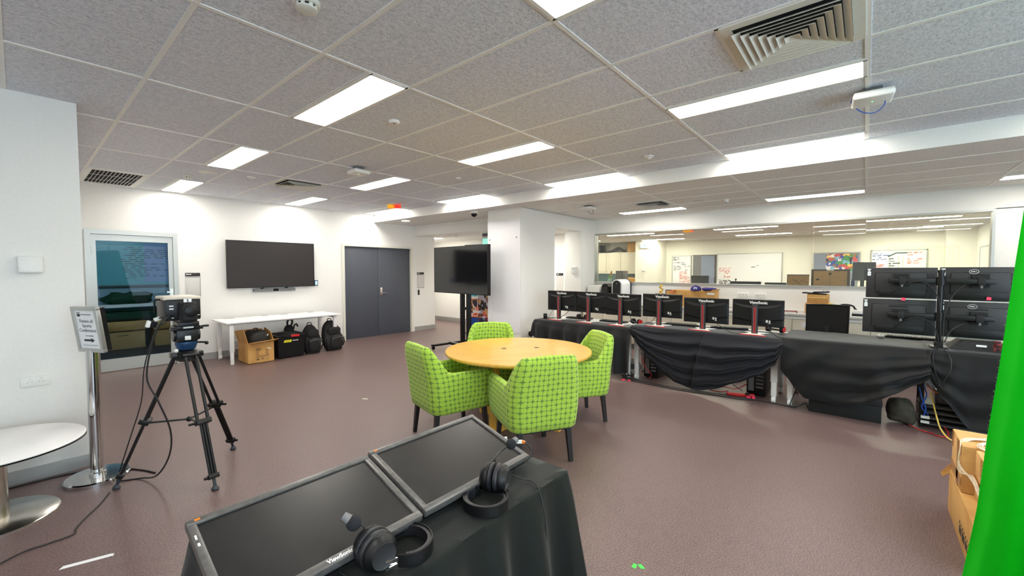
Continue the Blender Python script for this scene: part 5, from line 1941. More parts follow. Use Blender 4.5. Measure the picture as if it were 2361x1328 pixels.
def quad(y0, y1, z0, z1, label, dell, tags):
    t = thing('wall_monitor', label, 'monitor', (5.76, (y0 + y1) / 2, z0), 0, 'four monitors on the pole stand')
    bk = part('rear_shell', MB().box(5.748, 5.785, y0, y1, z0, z1, .006).box(5.736, 5.75, y0 + .07, y1 - .07, z0 + .06, z1 - .05, .010), M['charcoal'], t)
    part('screen', MB().box(5.784, 5.789, y0 + .008, y1 - .008, z0 + .014, z1 - .008), M['screen'], t)
    part('port_recess', MB().box(5.732, 5.738, y0 + .08, y1 - .10, z0 + .015, z0 + .085, .003), M['black'], bk)
    part('vent_slots', MB().box(5.733, 5.737, y0 + .20, y1 - .20, z1 - .075, z1 - .07).box(5.733, 5.737, y0 + .20, y1 - .20, z1 - .066, z1 - .062), M['dark'], bk)
    part('silver_edge', MB().box(5.750, 5.786, y0 + .01, y1 - .01, z0 - .003, z0 + .002), M['alu'], bk)
    if dell:
        yc = (y0 + y1) / 2 + .04
        g = MB()
        g.tube([(5.733, yc + math.cos(a) * .030, z1 - .042 + math.sin(a) * .020) for a in [2 * PI * i / 28 for i in range(29)]], .0022, n=6, k=1)
        part('logo_ring', g, M['lightgrey'], bk)
        lettering('DELL', .017, faceX((5.7345, yc, z1 - .042)), M['lightgrey'], bk, bold=.0006)
    if tags:
        g = MB().box(5.744, 5.749, y1 - .036, y1 - .010, z1 - .082, z1 - .040)
        g.box(5.744, 5.749, y1 - .036, y1 - .008, z1 - .022, z1 - .012).box(5.744, 5.749, y1 - .030, y1 - .014, z1 - .036, z1 - .026)
        tg_ = part('asset_tag', g, M['paper'], bk)
        part('tag_dot', MB().box(5.7425, 5.7445, y1 - .026, y1 - .020, z1 - .064, z1 - .056), M['ink'], tg_)
    return t


quad(-.53, -.003, 1.237, 1.545, 'top left monitor of the four-monitor wall', False, True)
quad(-1.065, -.545, 1.232, 1.548, 'top right monitor of the four-monitor wall', True, True)
quad(-.53, .015, .875, 1.225, 'bottom left monitor of the four-monitor wall', False, True)
quad(-1.065, -.545, .880, 1.222, 'bottom right monitor of the four-monitor wall', True, True)
for (y, z), lab in (((-.29, 1.232), 'pink tape tag hanging below the top left wall monitor'), ((-.86, 1.262), 'pink tape tag behind the top right wall monitor')):
    solo('cable_tag', MB().prism([(-.016, -.014), (.014, -.016), (.018, .010), (-.010, .015)], .004, faceX((5.716, y, z))), M['pink'], lab, 'tag')
for pts, lab in (
    ([(5.72, -.20, 1.29), (5.66, -.28, 1.36), (5.64, -.36, 1.41), (5.63, -.45, 1.39), (5.62, -.53, 1.25), (5.625, -.55, 1.0), (5.62, -.56, .82)], 'black cable from the top left wall monitor to the pole'),
    ([(5.72, -.76, 1.36), (5.66, -.70, 1.38), (5.635, -.62, 1.27), (5.625, -.575, 1.1), (5.62, -.57, .82)], 'black cable from the top right wall monitor to the pole'),
    ([(5.72, -.22, .93), (5.66, -.30, 1.02), (5.64, -.40, 1.06), (5.63, -.50, 1.0), (5.62, -.545, .85)], 'black cable from the bottom left wall monitor to the pole'),
    ([(5.72, -.78, 1.03), (5.66, -.70, 1.02), (5.63, -.62, .95), (5.62, -.58, .84)], 'black cable from the bottom right wall monitor to the pole'),
    ([(5.62, -.56, .86), (5.50, -.53, .80), (5.40, -.49, .74), (5.37, -.50, .62), (5.38, -.53, .50), (5.40, -.54, .38)], 'thick black cable bundle falling in front of the cloth below the pole'),
    ([(5.62, -.57, .86), (5.50, -.56, .81), (5.39, -.60, .73), (5.36, -.60, .62), (5.37, -.56, .50), (5.40, -.55, .36)], 'second black cable falling below the pole, looping right'),
    ([(5.62, -.55, .84), (5.48, -.51, .80), (5.39, -.465, .72), (5.37, -.48, .6), (5.39, -.53, .46)], 'thin black cable falling below the pole, looping left')):
    solo('monitor_cable', MB().tube(pts, .0055 if 'thick' in lab else .0042, n=7), M['cable'], lab, 'cable')
t = thing('document_box', 'black equipment box with white label under the bottom right wall monitor', 'box', (5.80, -.80, Z3 + .012))
part('case', MB().add([(5.62, -.98, Z3 + .012), (5.62, -.62, Z3 + .012), (5.95, -.62, Z3 + .012), (5.95, -.98, Z3 + .012), (5.65, -.95, .865), (5.65, -.70, .865), (5.92, -.70, .865), (5.92, -.95, .865)],
                    [(3, 2, 1, 0), (4, 5, 6, 7), (0, 1, 5, 4), (1, 2, 6, 5), (2, 3, 7, 6), (3, 0, 4, 7)]), M['blackmat'], t)
part('label', MB().box(5.625, 5.634, -.85, -.785, .822, .840), M['paper'], t)
t = thing('cable_coil', 'small dark red cable coil beside the black equipment box on the desk', 'cable', (5.56, -.93, Z3 + .012))
part('coil', MB().tube([(5.56 + .03 * math.sin(a * 1.3), -.93 + .045 * math.cos(a), Z3 + .03 + .006 * a + .012 * math.sin(a * 2)) for a in [i * .6 for i in range(24)]], .007, n=6, k=3), pm('maroon_cable', (120, 44, 48), .5), t)
part('plug', MB().bar((5.55, -1.0, Z3 + .02), (5.56, -1.05, Z3 + .03), .02, .016), M['white'], t)

# ------------------------------------------------------------------ under the desks
t = thing('desktop_tower', 'black tower computer standing under the middle desk behind the white legs', 'computer', (5.95, .98, 0))
part('case', MB().box(5.72, 6.12, .88, 1.08, .012, .42, .008), M['black'], t)
g = MB()
for i in range(6):
    g.box(5.714, 5.722, .90, .98, .10 + i * .045, .12 + i * .045)
g.box(5.714, 5.722, 1.0, 1.06, .06, .36)
part('rear_ports', g, M['grey'], t)
part('feet', MB().box(5.75, 5.80, .90, 1.06, 0, .014).box(6.04, 6.09, .90, 1.06, 0, .014), M['black'], t)
t2 = dup(t, (5.95, 2.28, 0), None, 'black tower computer under the left end of the middle desk')
t = thing('equipment_case', 'long black case under the sagging charcoal cloth', 'case', (5.6, .14, 0))
part('body', MB().box(5.47, 5.95, -.155, .435, 0, .215, .006), M['blackmat'], t)
part('lid', MB().box(5.465, 5.955, -.16, .44, .165, .218, .006), M['blackmat'], t)
solo('equipment_bag', pebble(MB(), (5.62, -.30, .135), (.10, .10, .125), 4, .28, .7), pm('khaki_grey_bag', (58, 54, 46), .8, var=.25, scale=20, bump=.3), 'khaki grey cable bag beside the long black case', 'bag')
t = thing('equipment_rack', 'low rack of black network units with blue leads under the end desk', 'rack', (5.75, -.62, 0))
g = MB()
for i in range(4):
    g.box(5.60, 5.95, -.98, -.43, .03 + i * .055, .07 + i * .055, .003)
part('rack_units', g, M['black'], t)
g = MB()
for i in range(4):
    g.box(5.594, 5.602, -.95, -.46, .045 + i * .055, .052 + i * .055)
part('front_strips', g, M['grey'], t)
part('upper_unit', MB().box(5.60, 5.9, -.70, -.54, .26, .38, .004), M['screen'], t)
part('silver_boxes', MB().box(5.57, 5.60, -.50, -.44, .10, .125).box(5.57, 5.60, -.50, -.44, .055, .075).box(5.57, 5.60, -.56, -.52, .41, .45), M['white'], t)
part('posts', MB().box(5.61, 5.64, -.46, -.43, 0, .62).box(5.61, 5.64, -.98, -.95, 0, .62).box(5.9, 5.93, -.46, -.43, 0, .62).box(5.9, 5.93, -.98, -.95, 0, .62).box(5.60, 5.93, -.98, -.43, .55, .58), M['blackmetal'], t)
for pts, m_, lab, r_ in (
    ([(5.57, -.42, .40), (5.54, -.44, .30), (5.55, -.47, .20), (5.58, -.46, .12)], 'bluecable', 'blue network lead at the left of the equipment rack', .006),
    ([(5.58, -.45, .42), (5.53, -.47, .33), (5.54, -.44, .22), (5.58, -.49, .14)], 'bluecable', 'second blue network lead against the equipment rack', .005),
    ([(5.58, -.47, .44), (5.53, -.52, .38), (5.55, -.60, .35), (5.59, -.64, .33)], 'orangecable', 'short orange lead at the top of the equipment rack', .005),
    ([(5.56, -.50, .36), (5.50, -.525, .22), (5.44, -.545, .12), (5.40, -.56, .07), (5.33, -.60, .02), (5.28, -.66, .008), (5.30, -.74, .008), (5.40, -.77, .03), (5.44, -.78, .08)], 'yellowcable', 'yellow lead drooping from the rack to the floor by the cartons', .006),
    ([(5.55, -.36, .02), (5.50, -.40, .012), (5.46, -.44, .010), (5.44, -.50, .008), (5.38, -.54, .008), (5.40, -.60, .008), (5.50, -.62, .02), (5.57, -.60, .05)], 'redcable', 'red lead curving over the floor before the equipment rack', .005)):
    solo('network_cable', MB().tube(pts, r_, n=7), M[m_], lab, 'cable')
solo('cable_tag', MB().prism([(-.014, -.02), (.014, -.02), (.012, .02), (-.01, .018)], .004, faceX((5.565, -.80, .20))), M['pink'], 'pink tape tag on a lead at the equipment rack', 'tag')
t = thing('power_strip', 'red power strip with red and pink plugs on the floor under the middle desk', 'power strip', (5.62, 1.14, 0))
part('strip', MB(Matrix.Translation((5.60, 1.12, 0)) @ Matrix.Rotation(R(-68), 4, 'Z')).box(-.15, .15, -.03, .03, 0, .035, .006), M['red'], t)
part('plug', MB().box(5.52, 5.56, 1.0, 1.04, .0, .03, .005).box(5.55, 5.59, .96, .99, 0, .03, .005), M['pink'], t, label='pink plugs')
part('black_plug', MB().box(5.56, 5.60, 1.02, 1.06, .035, .06, .004), M['black'], t)
part('cord', MB().tube([(5.66, 1.27, .02), (5.60, 1.34, .01), (5.62, 1.46, .008), (5.70, 1.48, .008), (5.74, 1.38, .03), (5.68, 1.30, .06), (5.75, 1.2, .04), (5.82, 1.1, .10)], .006, n=7), M['redcable'], t)
for pts, lab, m_, r_ in (
    ([(5.42, 2.55, .008), (5.40, 2.35, .008), (5.37, 2.1, .008), (5.36, 1.85, .008), (5.38, 1.6, .008), (5.42, 1.35, .008), (5.44, 1.1, .008), (5.5, .95, .008)], 'long black cable along the floor before the middle desk', 'cable', .007),
    ([(5.50, 2.60, .008), (5.47, 2.30, .008), (5.43, 1.95, .008), (5.45, 1.6, .008), (5.50, 1.3, .008), (5.52, .9, .008), (5.50, .55, .008)], 'second long black cable on the floor under the swags', 'cable', .006),
    ([(5.62, 2.36, .30), (5.56, 2.30, .20), (5.60, 2.22, .08), (5.66, 2.28, .012)], 'orange-red lead by the left leg of the middle desk', 'redcable', .005),
    ([(5.80, 1.40, .40), (5.72, 1.32, .25), (5.66, 1.22, .12), (5.70, 1.12, .04)], 'black lead hanging under the middle desk near the tower', 'cable', .005),
    ([(5.60, .52, .30), (5.50, .58, .12), (5.47, .60, .02), (5.50, .52, .03), (5.45, .46, .09), (5.5, .44, .02)], 'black lead tangled by the white castor at the desk gap', 'cable', .006)):
    solo('floor_cable', MB().tube(pts, r_, n=7), M[m_], lab, 'cable')
g = MB()
rr = random.Random(4)
for q in range(7):
    c = Vector((5.50 + rr.random() * .1, 2.56 + rr.random() * .12, .03))
    r_ = .05 + rr.random() * .05
    tl = rr.random() * 1.2 - .2
    g.tube([c + Vector((math.cos(a) * r_ * .4, math.sin(a) * r_, max(-.022, (math.sin(a + tl) * .5 + .5) * r_ * .9))) for a in [2 * PI * i / 12 for i in range(13)]], .0055, n=6, k=3)
solo('cable_tangle', g, M['cable'], 'tangle of black cables on the floor at the gap between the draped desks', 'cable', kind='stuff')
t = thing('desk_power_box', 'pale round cable reel behind the left leg of the middle desk', 'cable reel', (5.75, 2.6, 0))
part('reel', MB().cyl((5.74, 2.56, .12), (5.78, 2.56, .12), .115, n=32), M['lightgrey'], t)
part('hub', MB().cyl((5.725, 2.56, .12), (5.795, 2.56, .12), .04, n=24), M['grey'], t)
for (x, y), lab in (((5.36, 2.52), 'left one of two pink cable ends on the floor by the draped desks'), ((5.37, 2.44), 'right one of two pink cable ends on the floor by the draped desks')):
    solo('cable_end', MB(Matrix.Translation((x, y, 0)) @ Matrix.Rotation(.6, 4, 'Z')).box(-.014, .014, -.022, .022, 0, .016, .004), M['pink'], lab, 'plug')

# ================================================================== wall bench and what stands on it
BX, BZ = 7.6, .862
t = thing('wall_bench', 'long laminate bench with cream cupboards under the internal window', 'bench', (7.9, 1.6, 0))
part('worktop', MB().box(BX - .02, XW, -1.6, 4.5, BZ - .036, BZ, .003), M['benchlam'], t)
part('fascia', MB().box(BX, BX + .02, -1.6, 4.5, BZ - .085, BZ - .044), M['white'], t)
part('carcass', MB().box(BX + .022, XW - .01, -1.6, 4.5, .10, BZ - .036), M['cream_lam'], t)
part('plinth', MB().box(BX + .05, BX + .07, -1.6, 4.5, 0, .10), M['grey'], t)
y = 4.48
n = 0
while y > -1.5:
    dr = part('cupboard_door', MB().box(BX, BX + .018, y - .452, y - .002, .105, BZ - .09, .002), M['cream_lam'], t)
    part('handle_notch', MB().box(BX - .004, BX + .002, y - .10, y - .04, BZ - .13, BZ - .12), M['lightgrey'], dr)
    y -= .455
part('paper_notice', MB().box(BX - .003, BX, .64, .72, .66, .73), M['paper'], t)

for yc, lab in ((1.63, 'left one of two white outlets above the bench'), (1.37, 'right one of two white outlets above the bench')):
    t = thing('wall_socket', lab, 'power outlet', (XW, yc, 1.06))
    part('plate', MB().box(XW - .022, XW + .002, yc - .085, yc + .085, 1.06, 1.13, .004), M['white'], t)
    g = MB()
    for d_ in (-.05, 0, .05):
        g.box(XW - .025, XW - .020, yc + d_ - .010, yc + d_ - .005, 1.085, 1.10).box(XW - .025, XW - .020, yc + d_ + .005, yc + d_ + .010, 1.085, 1.10)
    part('socket_holes', g, M['grey'], t)

# rounded white tower computer
t = thing('white_tower', 'white round-topped tower computer with black front on the bench', 'computer', (7.88, 3.84, BZ))


def arch(y0, y1, z0, z1, n=14):
    r = (y1 - y0) / 2
    c = (y0 + y1) / 2
    pts = [(y0, z0), (y1, z0)]
    for i in range(n + 1):
        a = PI * i / n
        pts.append((c + r * math.cos(a), z1 - r + r * math.sin(a)))
    return pts


XM = lambda x: Matrix(((0, 0, 1, x), (1, 0, 0, 0), (0, 1, 0, 0), (0, 0, 0, 1)))
part('shell', MB().prism(arch(3.68, 3.90, BZ, 1.335), .40, XM(7.72)), M['gloss_white'], t)
part('front_panel', MB().prism(arch(3.70, 3.88, BZ + .01, 1.315), .01, XM(7.712)), M['screen'], t)
part('front_ring', MB().tube([(7.712, 3.70, BZ + .02)] + [(7.712, 3.79 + .092 * math.cos(a), 1.226 + .092 * math.sin(a)) for a in [PI - PI * i / 12 for i in range(13)]] + [(7.712, 3.88, BZ + .02)], .006, n=6, k=2), M['lightgrey'], t)
part('rear_cap', MB().prism(arch(3.675, 3.905, BZ, 1.34), .05, XM(8.10)), M['black'], t)
part('power_light', MB().lathe([(.012, 0), (.010, .003), (.001, .003)], (7.711, 3.79, 1.25), 14, Matrix.Rotation(-PI / 2, 4, 'Y')), M['grey'], t)
t = thing('black_tower', 'slim black tower computer left of the white tower on the bench', 'computer', (7.9, 4.07, BZ))
part('case', MB().prism(arch(3.98, 4.14, BZ, 1.245), .36, XM(7.74)), M['black'], t)
part('front_panel', MB().box(7.732, 7.742, 4.0, 4.12, BZ + .02, 1.18), M['screen'], t)
part('label', MB().box(7.729, 7.733, 4.03, 4.06, BZ + .06, 1.06), M['paper'], t)
t = thing('paper_tray', 'low white tray of papers right of the white tower on the bench', 'tray', (7.9, 3.38, BZ))
part('tray', MB().box(7.72, 8.08, 3.2, 3.58, BZ, BZ + .03, .004).box(7.72, 8.08, 3.2, 3.21, BZ, 1.02).box(7.72, 8.08, 3.57, 3.58, BZ, 1.04), M['white'], t)
part('paper_stack', MB().box(7.74, 8.06, 3.22, 3.56, BZ + .03, 1.04), M['paper'], t, stuff=True)
t = thing('printer', 'white printer under the window corner at the left end of the bench', 'printer', (7.95, 4.34, BZ))
part('body', MB().box(7.78, 8.15, 4.20, 4.50, BZ, 1.20, .015), M['white'], t)
part('paper_slot', MB().box(7.774, 7.785, 4.24, 4.46, 1.0, 1.02), M['grey'], t)

t = thing('trophy', 'small gold trophy figure on a dark base on the bench', 'trophy', (7.9, 2.97, BZ))
part('base', MB().box(7.86, 7.94, 2.87, 3.07, BZ, 1.075, .004), M['brownframe'], t)
g = MB()
for i in range(9):
    a = i * 1.3
    g.ball((7.9 + .018 * math.cos(a), 2.965 + .028 * math.sin(a), 1.09 + i * .016), (.016, .020, .014), 10, 8)
g.lathe([(.03, 1.075), (.012, 1.095), (.010, 1.13), (.001, 1.135)], (7.9, 2.965, 0), 16)
g.ball((7.9, 2.965, 1.235), (.016, .018, .020), 12, 8)
part('figure', g, M['gold'], t)
t = thing('small_picture', 'small dark framed picture left of the bench carton', 'picture', (7.85, 2.76, BZ))
part('frame', MB().box(7.84, 7.86, 2.70, 2.86, BZ, 1.155), M['brownframe'], t)
part('print', MB().box(7.836, 7.842, 2.715, 2.845, 1.05, 1.14), M['card_worn'], t)
t = thing('cardboard_carton', 'brown cardboard carton on the bench behind the fourth and fifth monitors', 'box', (7.9, 2.37, BZ))
part('carton_body', MB().box(7.80, 8.10, 2.0, 2.72, BZ, 1.155, .004), M['card'], t)
part('flap', MB().add([(7.80, 2.0, 1.155), (7.80, 2.06, 1.155), (8.08, 2.0, 1.155), (7.80, 1.97, 1.185), (7.80, 2.03, 1.18), (8.08, 1.97, 1.185)], [(0, 1, 4, 3), (0, 3, 5, 2), (1, 2, 5, 4), (3, 4, 5), (0, 2, 1)]), M['card'], t)
part('tape', MB().box(7.797, 7.803, 2.0, 2.12, 1.09, 1.12), M['paper'], t)
part('orange_ribbon', MB().tube([(7.79, 2.72, 1.15), (7.78, 2.74, 1.11), (7.79, 2.70, 1.12), (7.785, 2.66, 1.165)], .010, n=6), M['orangecable'], t)


def cap(loc, rz, label):
    t = thing('baseball_cap', label, 'cap', loc, rz, 'purple caps on the bench carton')
    g = MB()
    g.lathe([(.088, 0), (.090, .03), (.075, .065), (.04, .085), (.001, .09)], (0, 0, 0), 28)
    cr = part('crown', g, M['purple'], t, world=False)
    part('peak', MB().prism([(-.075, -.04), (-.07, -.12), (-.03, -.155), (.03, -.155), (.07, -.12), (.075, -.04)], .008, Matrix.Translation((0, 0, .002))), M['purple'], t, world=False)
    part('badge', MB().box(-.028, .028, -.087, -.080, .022, .058), M['paper'], cr, world=False)
    part('top_button', MB().ball((0, 0, .09), .008, 8, 6), M['purple'], cr, world=False)


cap((7.88, 2.33, 1.157), R(-80), 'purple cap with a white badge lying on the bench carton')
solo('folded_shirt', pebble(MB(), (7.88, 2.11, 1.185), (.10, .12, .028), 2, .2, .8), M['purple'], 'crumpled purple cloth beside the cap on the bench carton', 'cloth')

t = thing('document_folder', 'dark red folder lying on the bench right of the sixth monitor', 'folder', (7.78, 1.0, BZ))
part('cover', MB(Matrix.Translation((7.8, 1.02, BZ)) @ Matrix.Rotation(R(8), 4, 'Z')).box(-.12, .12, -.22, .2, 0, .018, .002), pm('maroon_cover', (110, 36, 36), .5), t)
part('pages', MB(Matrix.Translation((7.8, 1.02, BZ)) @ Matrix.Rotation(R(8), 4, 'Z')).box(-.123, .11, -.20, .18, .004, .014), M['paper'], t)
t = thing('grey_carton', 'wide pale carton under the small carton on the bench', 'box', (7.85, .55, BZ))
part('carton_body', MB().box(7.72, 8.05, .40, .70, BZ, 1.018, .004), M['card_dim'], t)
part('tape', MB().box(7.718, 7.722, .42, .52, .96, 1.012), M['paper'], t)
t = thing('cardboard_carton', 'small cardboard carton stacked on the bench behind the office chair', 'box', (7.85, .55, 1.018))
part('carton_body', MB().box(7.74, 8.0, .415, .675, 1.018, 1.155, .003), M['card'], t)
part('tape', MB().box(7.737, 7.742, .425, .665, 1.10, 1.115), pm('clear_brown_tape', (232, 196, 120), .25), t)
part('printing', MB().box(7.7385, 7.741, .56, .63, 1.055, 1.068), M['brown'], t)
t = thing('laptop_stand', 'flat black tray on top of the small bench carton', 'tray', (7.87, .55, 1.156))
part('plate', MB(Matrix.Translation((7.86, .60, 1.166)) @ Matrix.Rotation(R(4), 4, 'X')).box(-.12, .12, -.16, .14, -.008, .006, .002), M['black'], t)
part('upper_plate', MB(Matrix.Translation((7.88, .52, 1.186)) @ Matrix.Rotation(R(-3), 4, 'X')).box(-.10, .10, -.11, .09, -.008, .008, .002), M['black'], t)
part('wire_prongs', MB().tube([(7.88, .49, 1.19), (7.88, .485, 1.21), (7.88, .48, 1.225)], .0025, n=5).tube([(7.88, .44, 1.18), (7.88, .435, 1.21), (7.88, .43, 1.22)], .0025, n=5), M['grey'], t)
solo('yellow_packet', MB().box(7.73, 7.78, .36, .42, 1.0, 1.03, .006).box(7.74, 7.80, .35, .40, BZ, 1.01), M['yellowcable'], 'yellow packet leaning at the side of the bench cartons', 'packet')
t = thing('white_device', 'white boxed device on a dark unit right of the office chair on the bench', 'device', (7.85, .06, BZ))
part('lower_unit', MB().box(7.72, 8.0, -.02, .14, BZ, BZ + .03, .003).box(7.715, 7.722, -.015, .135, BZ + .006, BZ + .026), M['blackmetal'], t)
part('upper_unit', MB().box(7.74, 7.98, .02, .13, BZ + .03, BZ + .085, .005), M['white'], t)
t = thing('headset', 'tangled black headset on the bench above the office chair', 'headset', (7.86, .22, BZ))
part('headband', MB().tube([(7.86, .30, BZ + .09), (7.86, .27, BZ + .14), (7.86, .20, BZ + .15), (7.86, .13, BZ + .13), (7.86, .10, BZ + .07)], .012, n=8), M['black'], t)
part('ear_cup', MB().ball((7.86, .31, BZ + .05), (.03, .025, .05)), M['black'], t)
part('ear_cup', MB().ball((7.86, .10, BZ + .05), (.03, .025, .05)), M['black'], t)
part('cord', MB().tube([(7.86, .31, BZ + .01), (7.80, .34, BZ + .02), (7.76, .28, BZ + .008), (7.80, .22, BZ + .008)], .005, n=6), M['cable'], t)

# office chair
t = thing('office_chair', 'black office chair back rising behind the end draped desk', 'chair', (7.02, .37, 0))


def back(u, v):
    y = .155 + .43 * u
    z = .52 + .545 * v
    a = (u - .5) * 2
    zz = z + (.006 * (1 - a * a) if v > .9 else 0)
    return Vector((6.79 - .03 * (a * a) - .02 * math.sin(PI * v), y + .008 * (v - .5) * a, zz))


g = MB().grid(back, 16, 16)
bk_ = part('backrest', g, pm('black_mesh_fabric', (18, 18, 19), .8, var=.2, scale=220), t, angle=80)
part('back_frame', MB().tube([back(0, 0), back(0, .5), back(0, .97), back(.03, 1), back(.5, 1), back(.97, 1), back(1, .97), back(1, .5), back(1, 0), back(.5, 0), back(0, 0)], .009, n=8, k=4), M['black'], bk_)
part('seat', MB().box(6.82, 7.28, .14, .60, .43, .50, .03, 3), M['nylon'], t)
part('back_support', MB().box(6.76, 6.80, .34, .40, .38, .80, .008).box(6.78, 7.05, .34, .40, .38, .42), M['black'], t)
part('gas_column', MB().cyl((7.05, .37, .10), (7.05, .37, .43), .03), M['black'], t)
for i in range(5):
    a = 2 * PI * i / 5 + .3
    e_ = Vector((7.05 + .28 * math.cos(a), .37 + .28 * math.sin(a), .075))
    l_ = part('base_arm', MB().bar((7.05, .37, .11), e_, .045, .035), M['black'], t)
    part('castor', MB().cyl(e_ + Vector((0, -.02, -.045)), e_ + Vector((0, .02, -.045)), .03, n=16), M['black'], l_)

# ================================================================== office beyond the glass
def board(x, y0, y1, z0, z1, label, rim='alu', face='gloss_white', cat='whiteboard'):
    t = thing('whiteboard', label, cat, (x, (y0 + y1) / 2, z0))
    g = MB()
    r_ = .028
    for a, b, c, d in ((y0, y1, z0, z0 + r_), (y0, y1, z1 - r_, z1), (y0, y0 + r_, z0, z1), (y1 - r_, y1, z0, z1)):
        g.box(x - .035, x, a, b, c, d)
    part('frame', g, M[rim], t)
    return t, part('panel', MB().box(x - .028, x - .001, y0 + .02, y1 - .02, z0 + .02, z1 - .02), M[face], t)


rs = random.Random(9)


def scribble(parent, x, ya, yb, z1, z0, rows, mat, name, dens=.8):
    g = MB()
    for i in range(rows):
        z = z1 - (z1 - z0) * (i + .5) / rows
        y = ya
        end = ya + (yb - ya) * (.45 + .55 * rs.random())
        s = 1 if yb > ya else -1
        while (y - end) * s < 0:
            w_ = .05 + rs.random() * .12
            if rs.random() < dens:
                g.bar((x, y, z + rs.uniform(-.01, .01)), (x, y + s * w_, z + rs.uniform(-.01, .01)), .004, .018 + rs.random() * .02)
            y += s * (w_ + .035)
    part(name, g, M[mat], parent)


FX = 17.29
t, p = board(FX, 2.24, 4.36, .95, 2.14, 'large mostly blank whiteboard on the far office wall')
scribble(p, FX - .031, 4.28, 3.70, 1.62, 1.25, 6, 'redink', 'red_writing')
scribble(p, FX - .031, 4.28, 3.75, 1.16, 1.00, 3, 'ink', 'black_writing', .9)
scribble(p, FX - .031, 3.2, 2.9, 1.72, 1.60, 2, 'greyink', 'grey_writing', .6)
t, p = board(FX, -1.37, -.10, 1.25, 2.14, 'whiteboard with a graph and red and blue notes on the far office wall')
scribble(p, FX - .031, -.14, -.46, 2.05, 1.82, 4, 'blueink', 'blue_writing')
scribble(p, FX - .031, -.14, -.42, 1.72, 1.55, 3, 'redink', 'red_writing')
scribble(p, FX - .031, -.93, -1.28, 2.08, 1.70, 6, 'redink', 'red_writing')
scribble(p, FX - .031, -.52, -.66, 1.90, 1.55, 5, 'ink', 'black_list', 1)
part('graph_line', MB().bar((FX - .031, -.50, 1.93), (FX - .031, -.68, 2.04), .006, .03).bar((FX - .031, -.68, 2.04), (FX - .031, -.93, 2.04), .006, .03), M['ink'], p)
part('grey_columns', MB().box(FX - .032, FX - .029, -.76, -.72, 1.55, 1.95).box(FX - .032, FX - .029, -.85, -.82, 1.55, 1.95), M['lightgrey'], p)
t, p = board(FX, 5.30, 6.05, .90, 2.10, 'tall narrow whiteboard crowded with notes on the far office wall')
scribble(p, FX - .031, 6.0, 5.62, 2.05, 1.90, 2, 'ink', 'black_writing', .9)
scribble(p, FX - .031, 5.98, 5.40, 1.85, 1.50, 5, 'greyink', 'grey_writing', .8)
scribble(p, FX - .031, 5.75, 5.40, 1.48, .98, 9, 'redink', 'red_writing', .9)
part('notes', MB().box(FX - .034, FX - .03, 5.78, 5.98, 1.15, 1.45), M['paper'], p)
t = thing('pinboard', 'blue grey pinboard panel between two whiteboards on the far office wall', 'pinboard', (FX, 4.8, .9))
part('panel', MB().box(FX - .05, FX, 4.42, 5.22, .92, 2.08), M['bluegrey'], t)
part('side_panel', MB().box(FX - .055, FX - .049, 4.92, 5.22, .92, 2.06), M['grey'], t)
part('trim', MB().box(FX - .06, FX, 4.40, 5.24, 2.08, 2.11).box(FX - .06, FX, 4.40, 4.43, .92, 2.08), M['brownframe'], t)
t = thing('poster_board', 'grey pinboard covered with bright sports posters on the far office wall', 'pinboard', (FX, .75, 1.2))
part('panel', MB().box(FX - .04, FX, .17, 1.34, 1.2, 2.07), M['bluegrey'], t)
part('poster', MB().box(FX - .046, FX - .039, .22, 1.02, 1.45, 2.05), M['collage2'], t, label='bright sports posters')
part('rim', MB().box(FX - .05, FX, .15, 1.36, 2.07, 2.10).box(FX - .05, FX, .14, .17, 1.2, 2.1).box(FX - .05, FX, 1.34, 1.37, 1.2, 2.1), M['alu'], t)
t = thing('whiteboard', 'small cream whiteboard on the right-hand office wall by the window end', 'whiteboard', (15.4, -2.29, 1.2))
part('panel', MB().box(14.5, 16.3, -2.302, -2.27, 1.2, 2.12), M['offwhite'], t)
part('frame', MB().box(14.48, 16.32, -2.30, -2.26, 2.11, 2.14).box(16.29, 16.32, -2.30, -2.26, 1.2, 2.14), M['alu'], t)

# pier fittings
t = thing('exit_sign', 'small green running-man exit sign high on the office pier', 'exit sign', (16.29, 7.0, 2.48))
part('housing', MB().box(16.25, 16.30, 6.60, 6.98, 2.40, 2.58, .005), M['white'], t)
part('face', MB().box(16.245, 16.251, 6.62, 6.96, 2.42, 2.56), M['exitgreen'], t)
g = MB()
g.ball((16.243, 6.79, 2.535), (.004, .014, .014), 10, 8)
g.bar((16.243, 6.80, 2.52), (16.243, 6.78, 2.475), .004, .026).bar((16.243, 6.785, 2.475), (16.243, 6.82, 2.435), .004, .014).bar((16.243, 6.78, 2.475), (16.243, 6.755, 2.44), .004, .014)
g.bar((16.243, 6.80, 2.515), (16.243, 6.83, 2.49), .004, .012).bar((16.243, 6.795, 2.515), (16.243, 6.765, 2.50), .004, .012)
part('running_figure', g, pm('exit_green', (20, 130, 90), .5), t)
t = thing('wall_thermostat', 'small white wall control on the office pier', 'thermostat', (16.29, 6.85, 1.5))
part('housing', MB().box(16.265, 16.302, 6.78, 6.90, 1.47, 1.62, .006), M['white'], t)
part('flap', MB().box(16.26, 16.268, 6.78, 6.90, 1.462, 1.48), M['grey'], t)

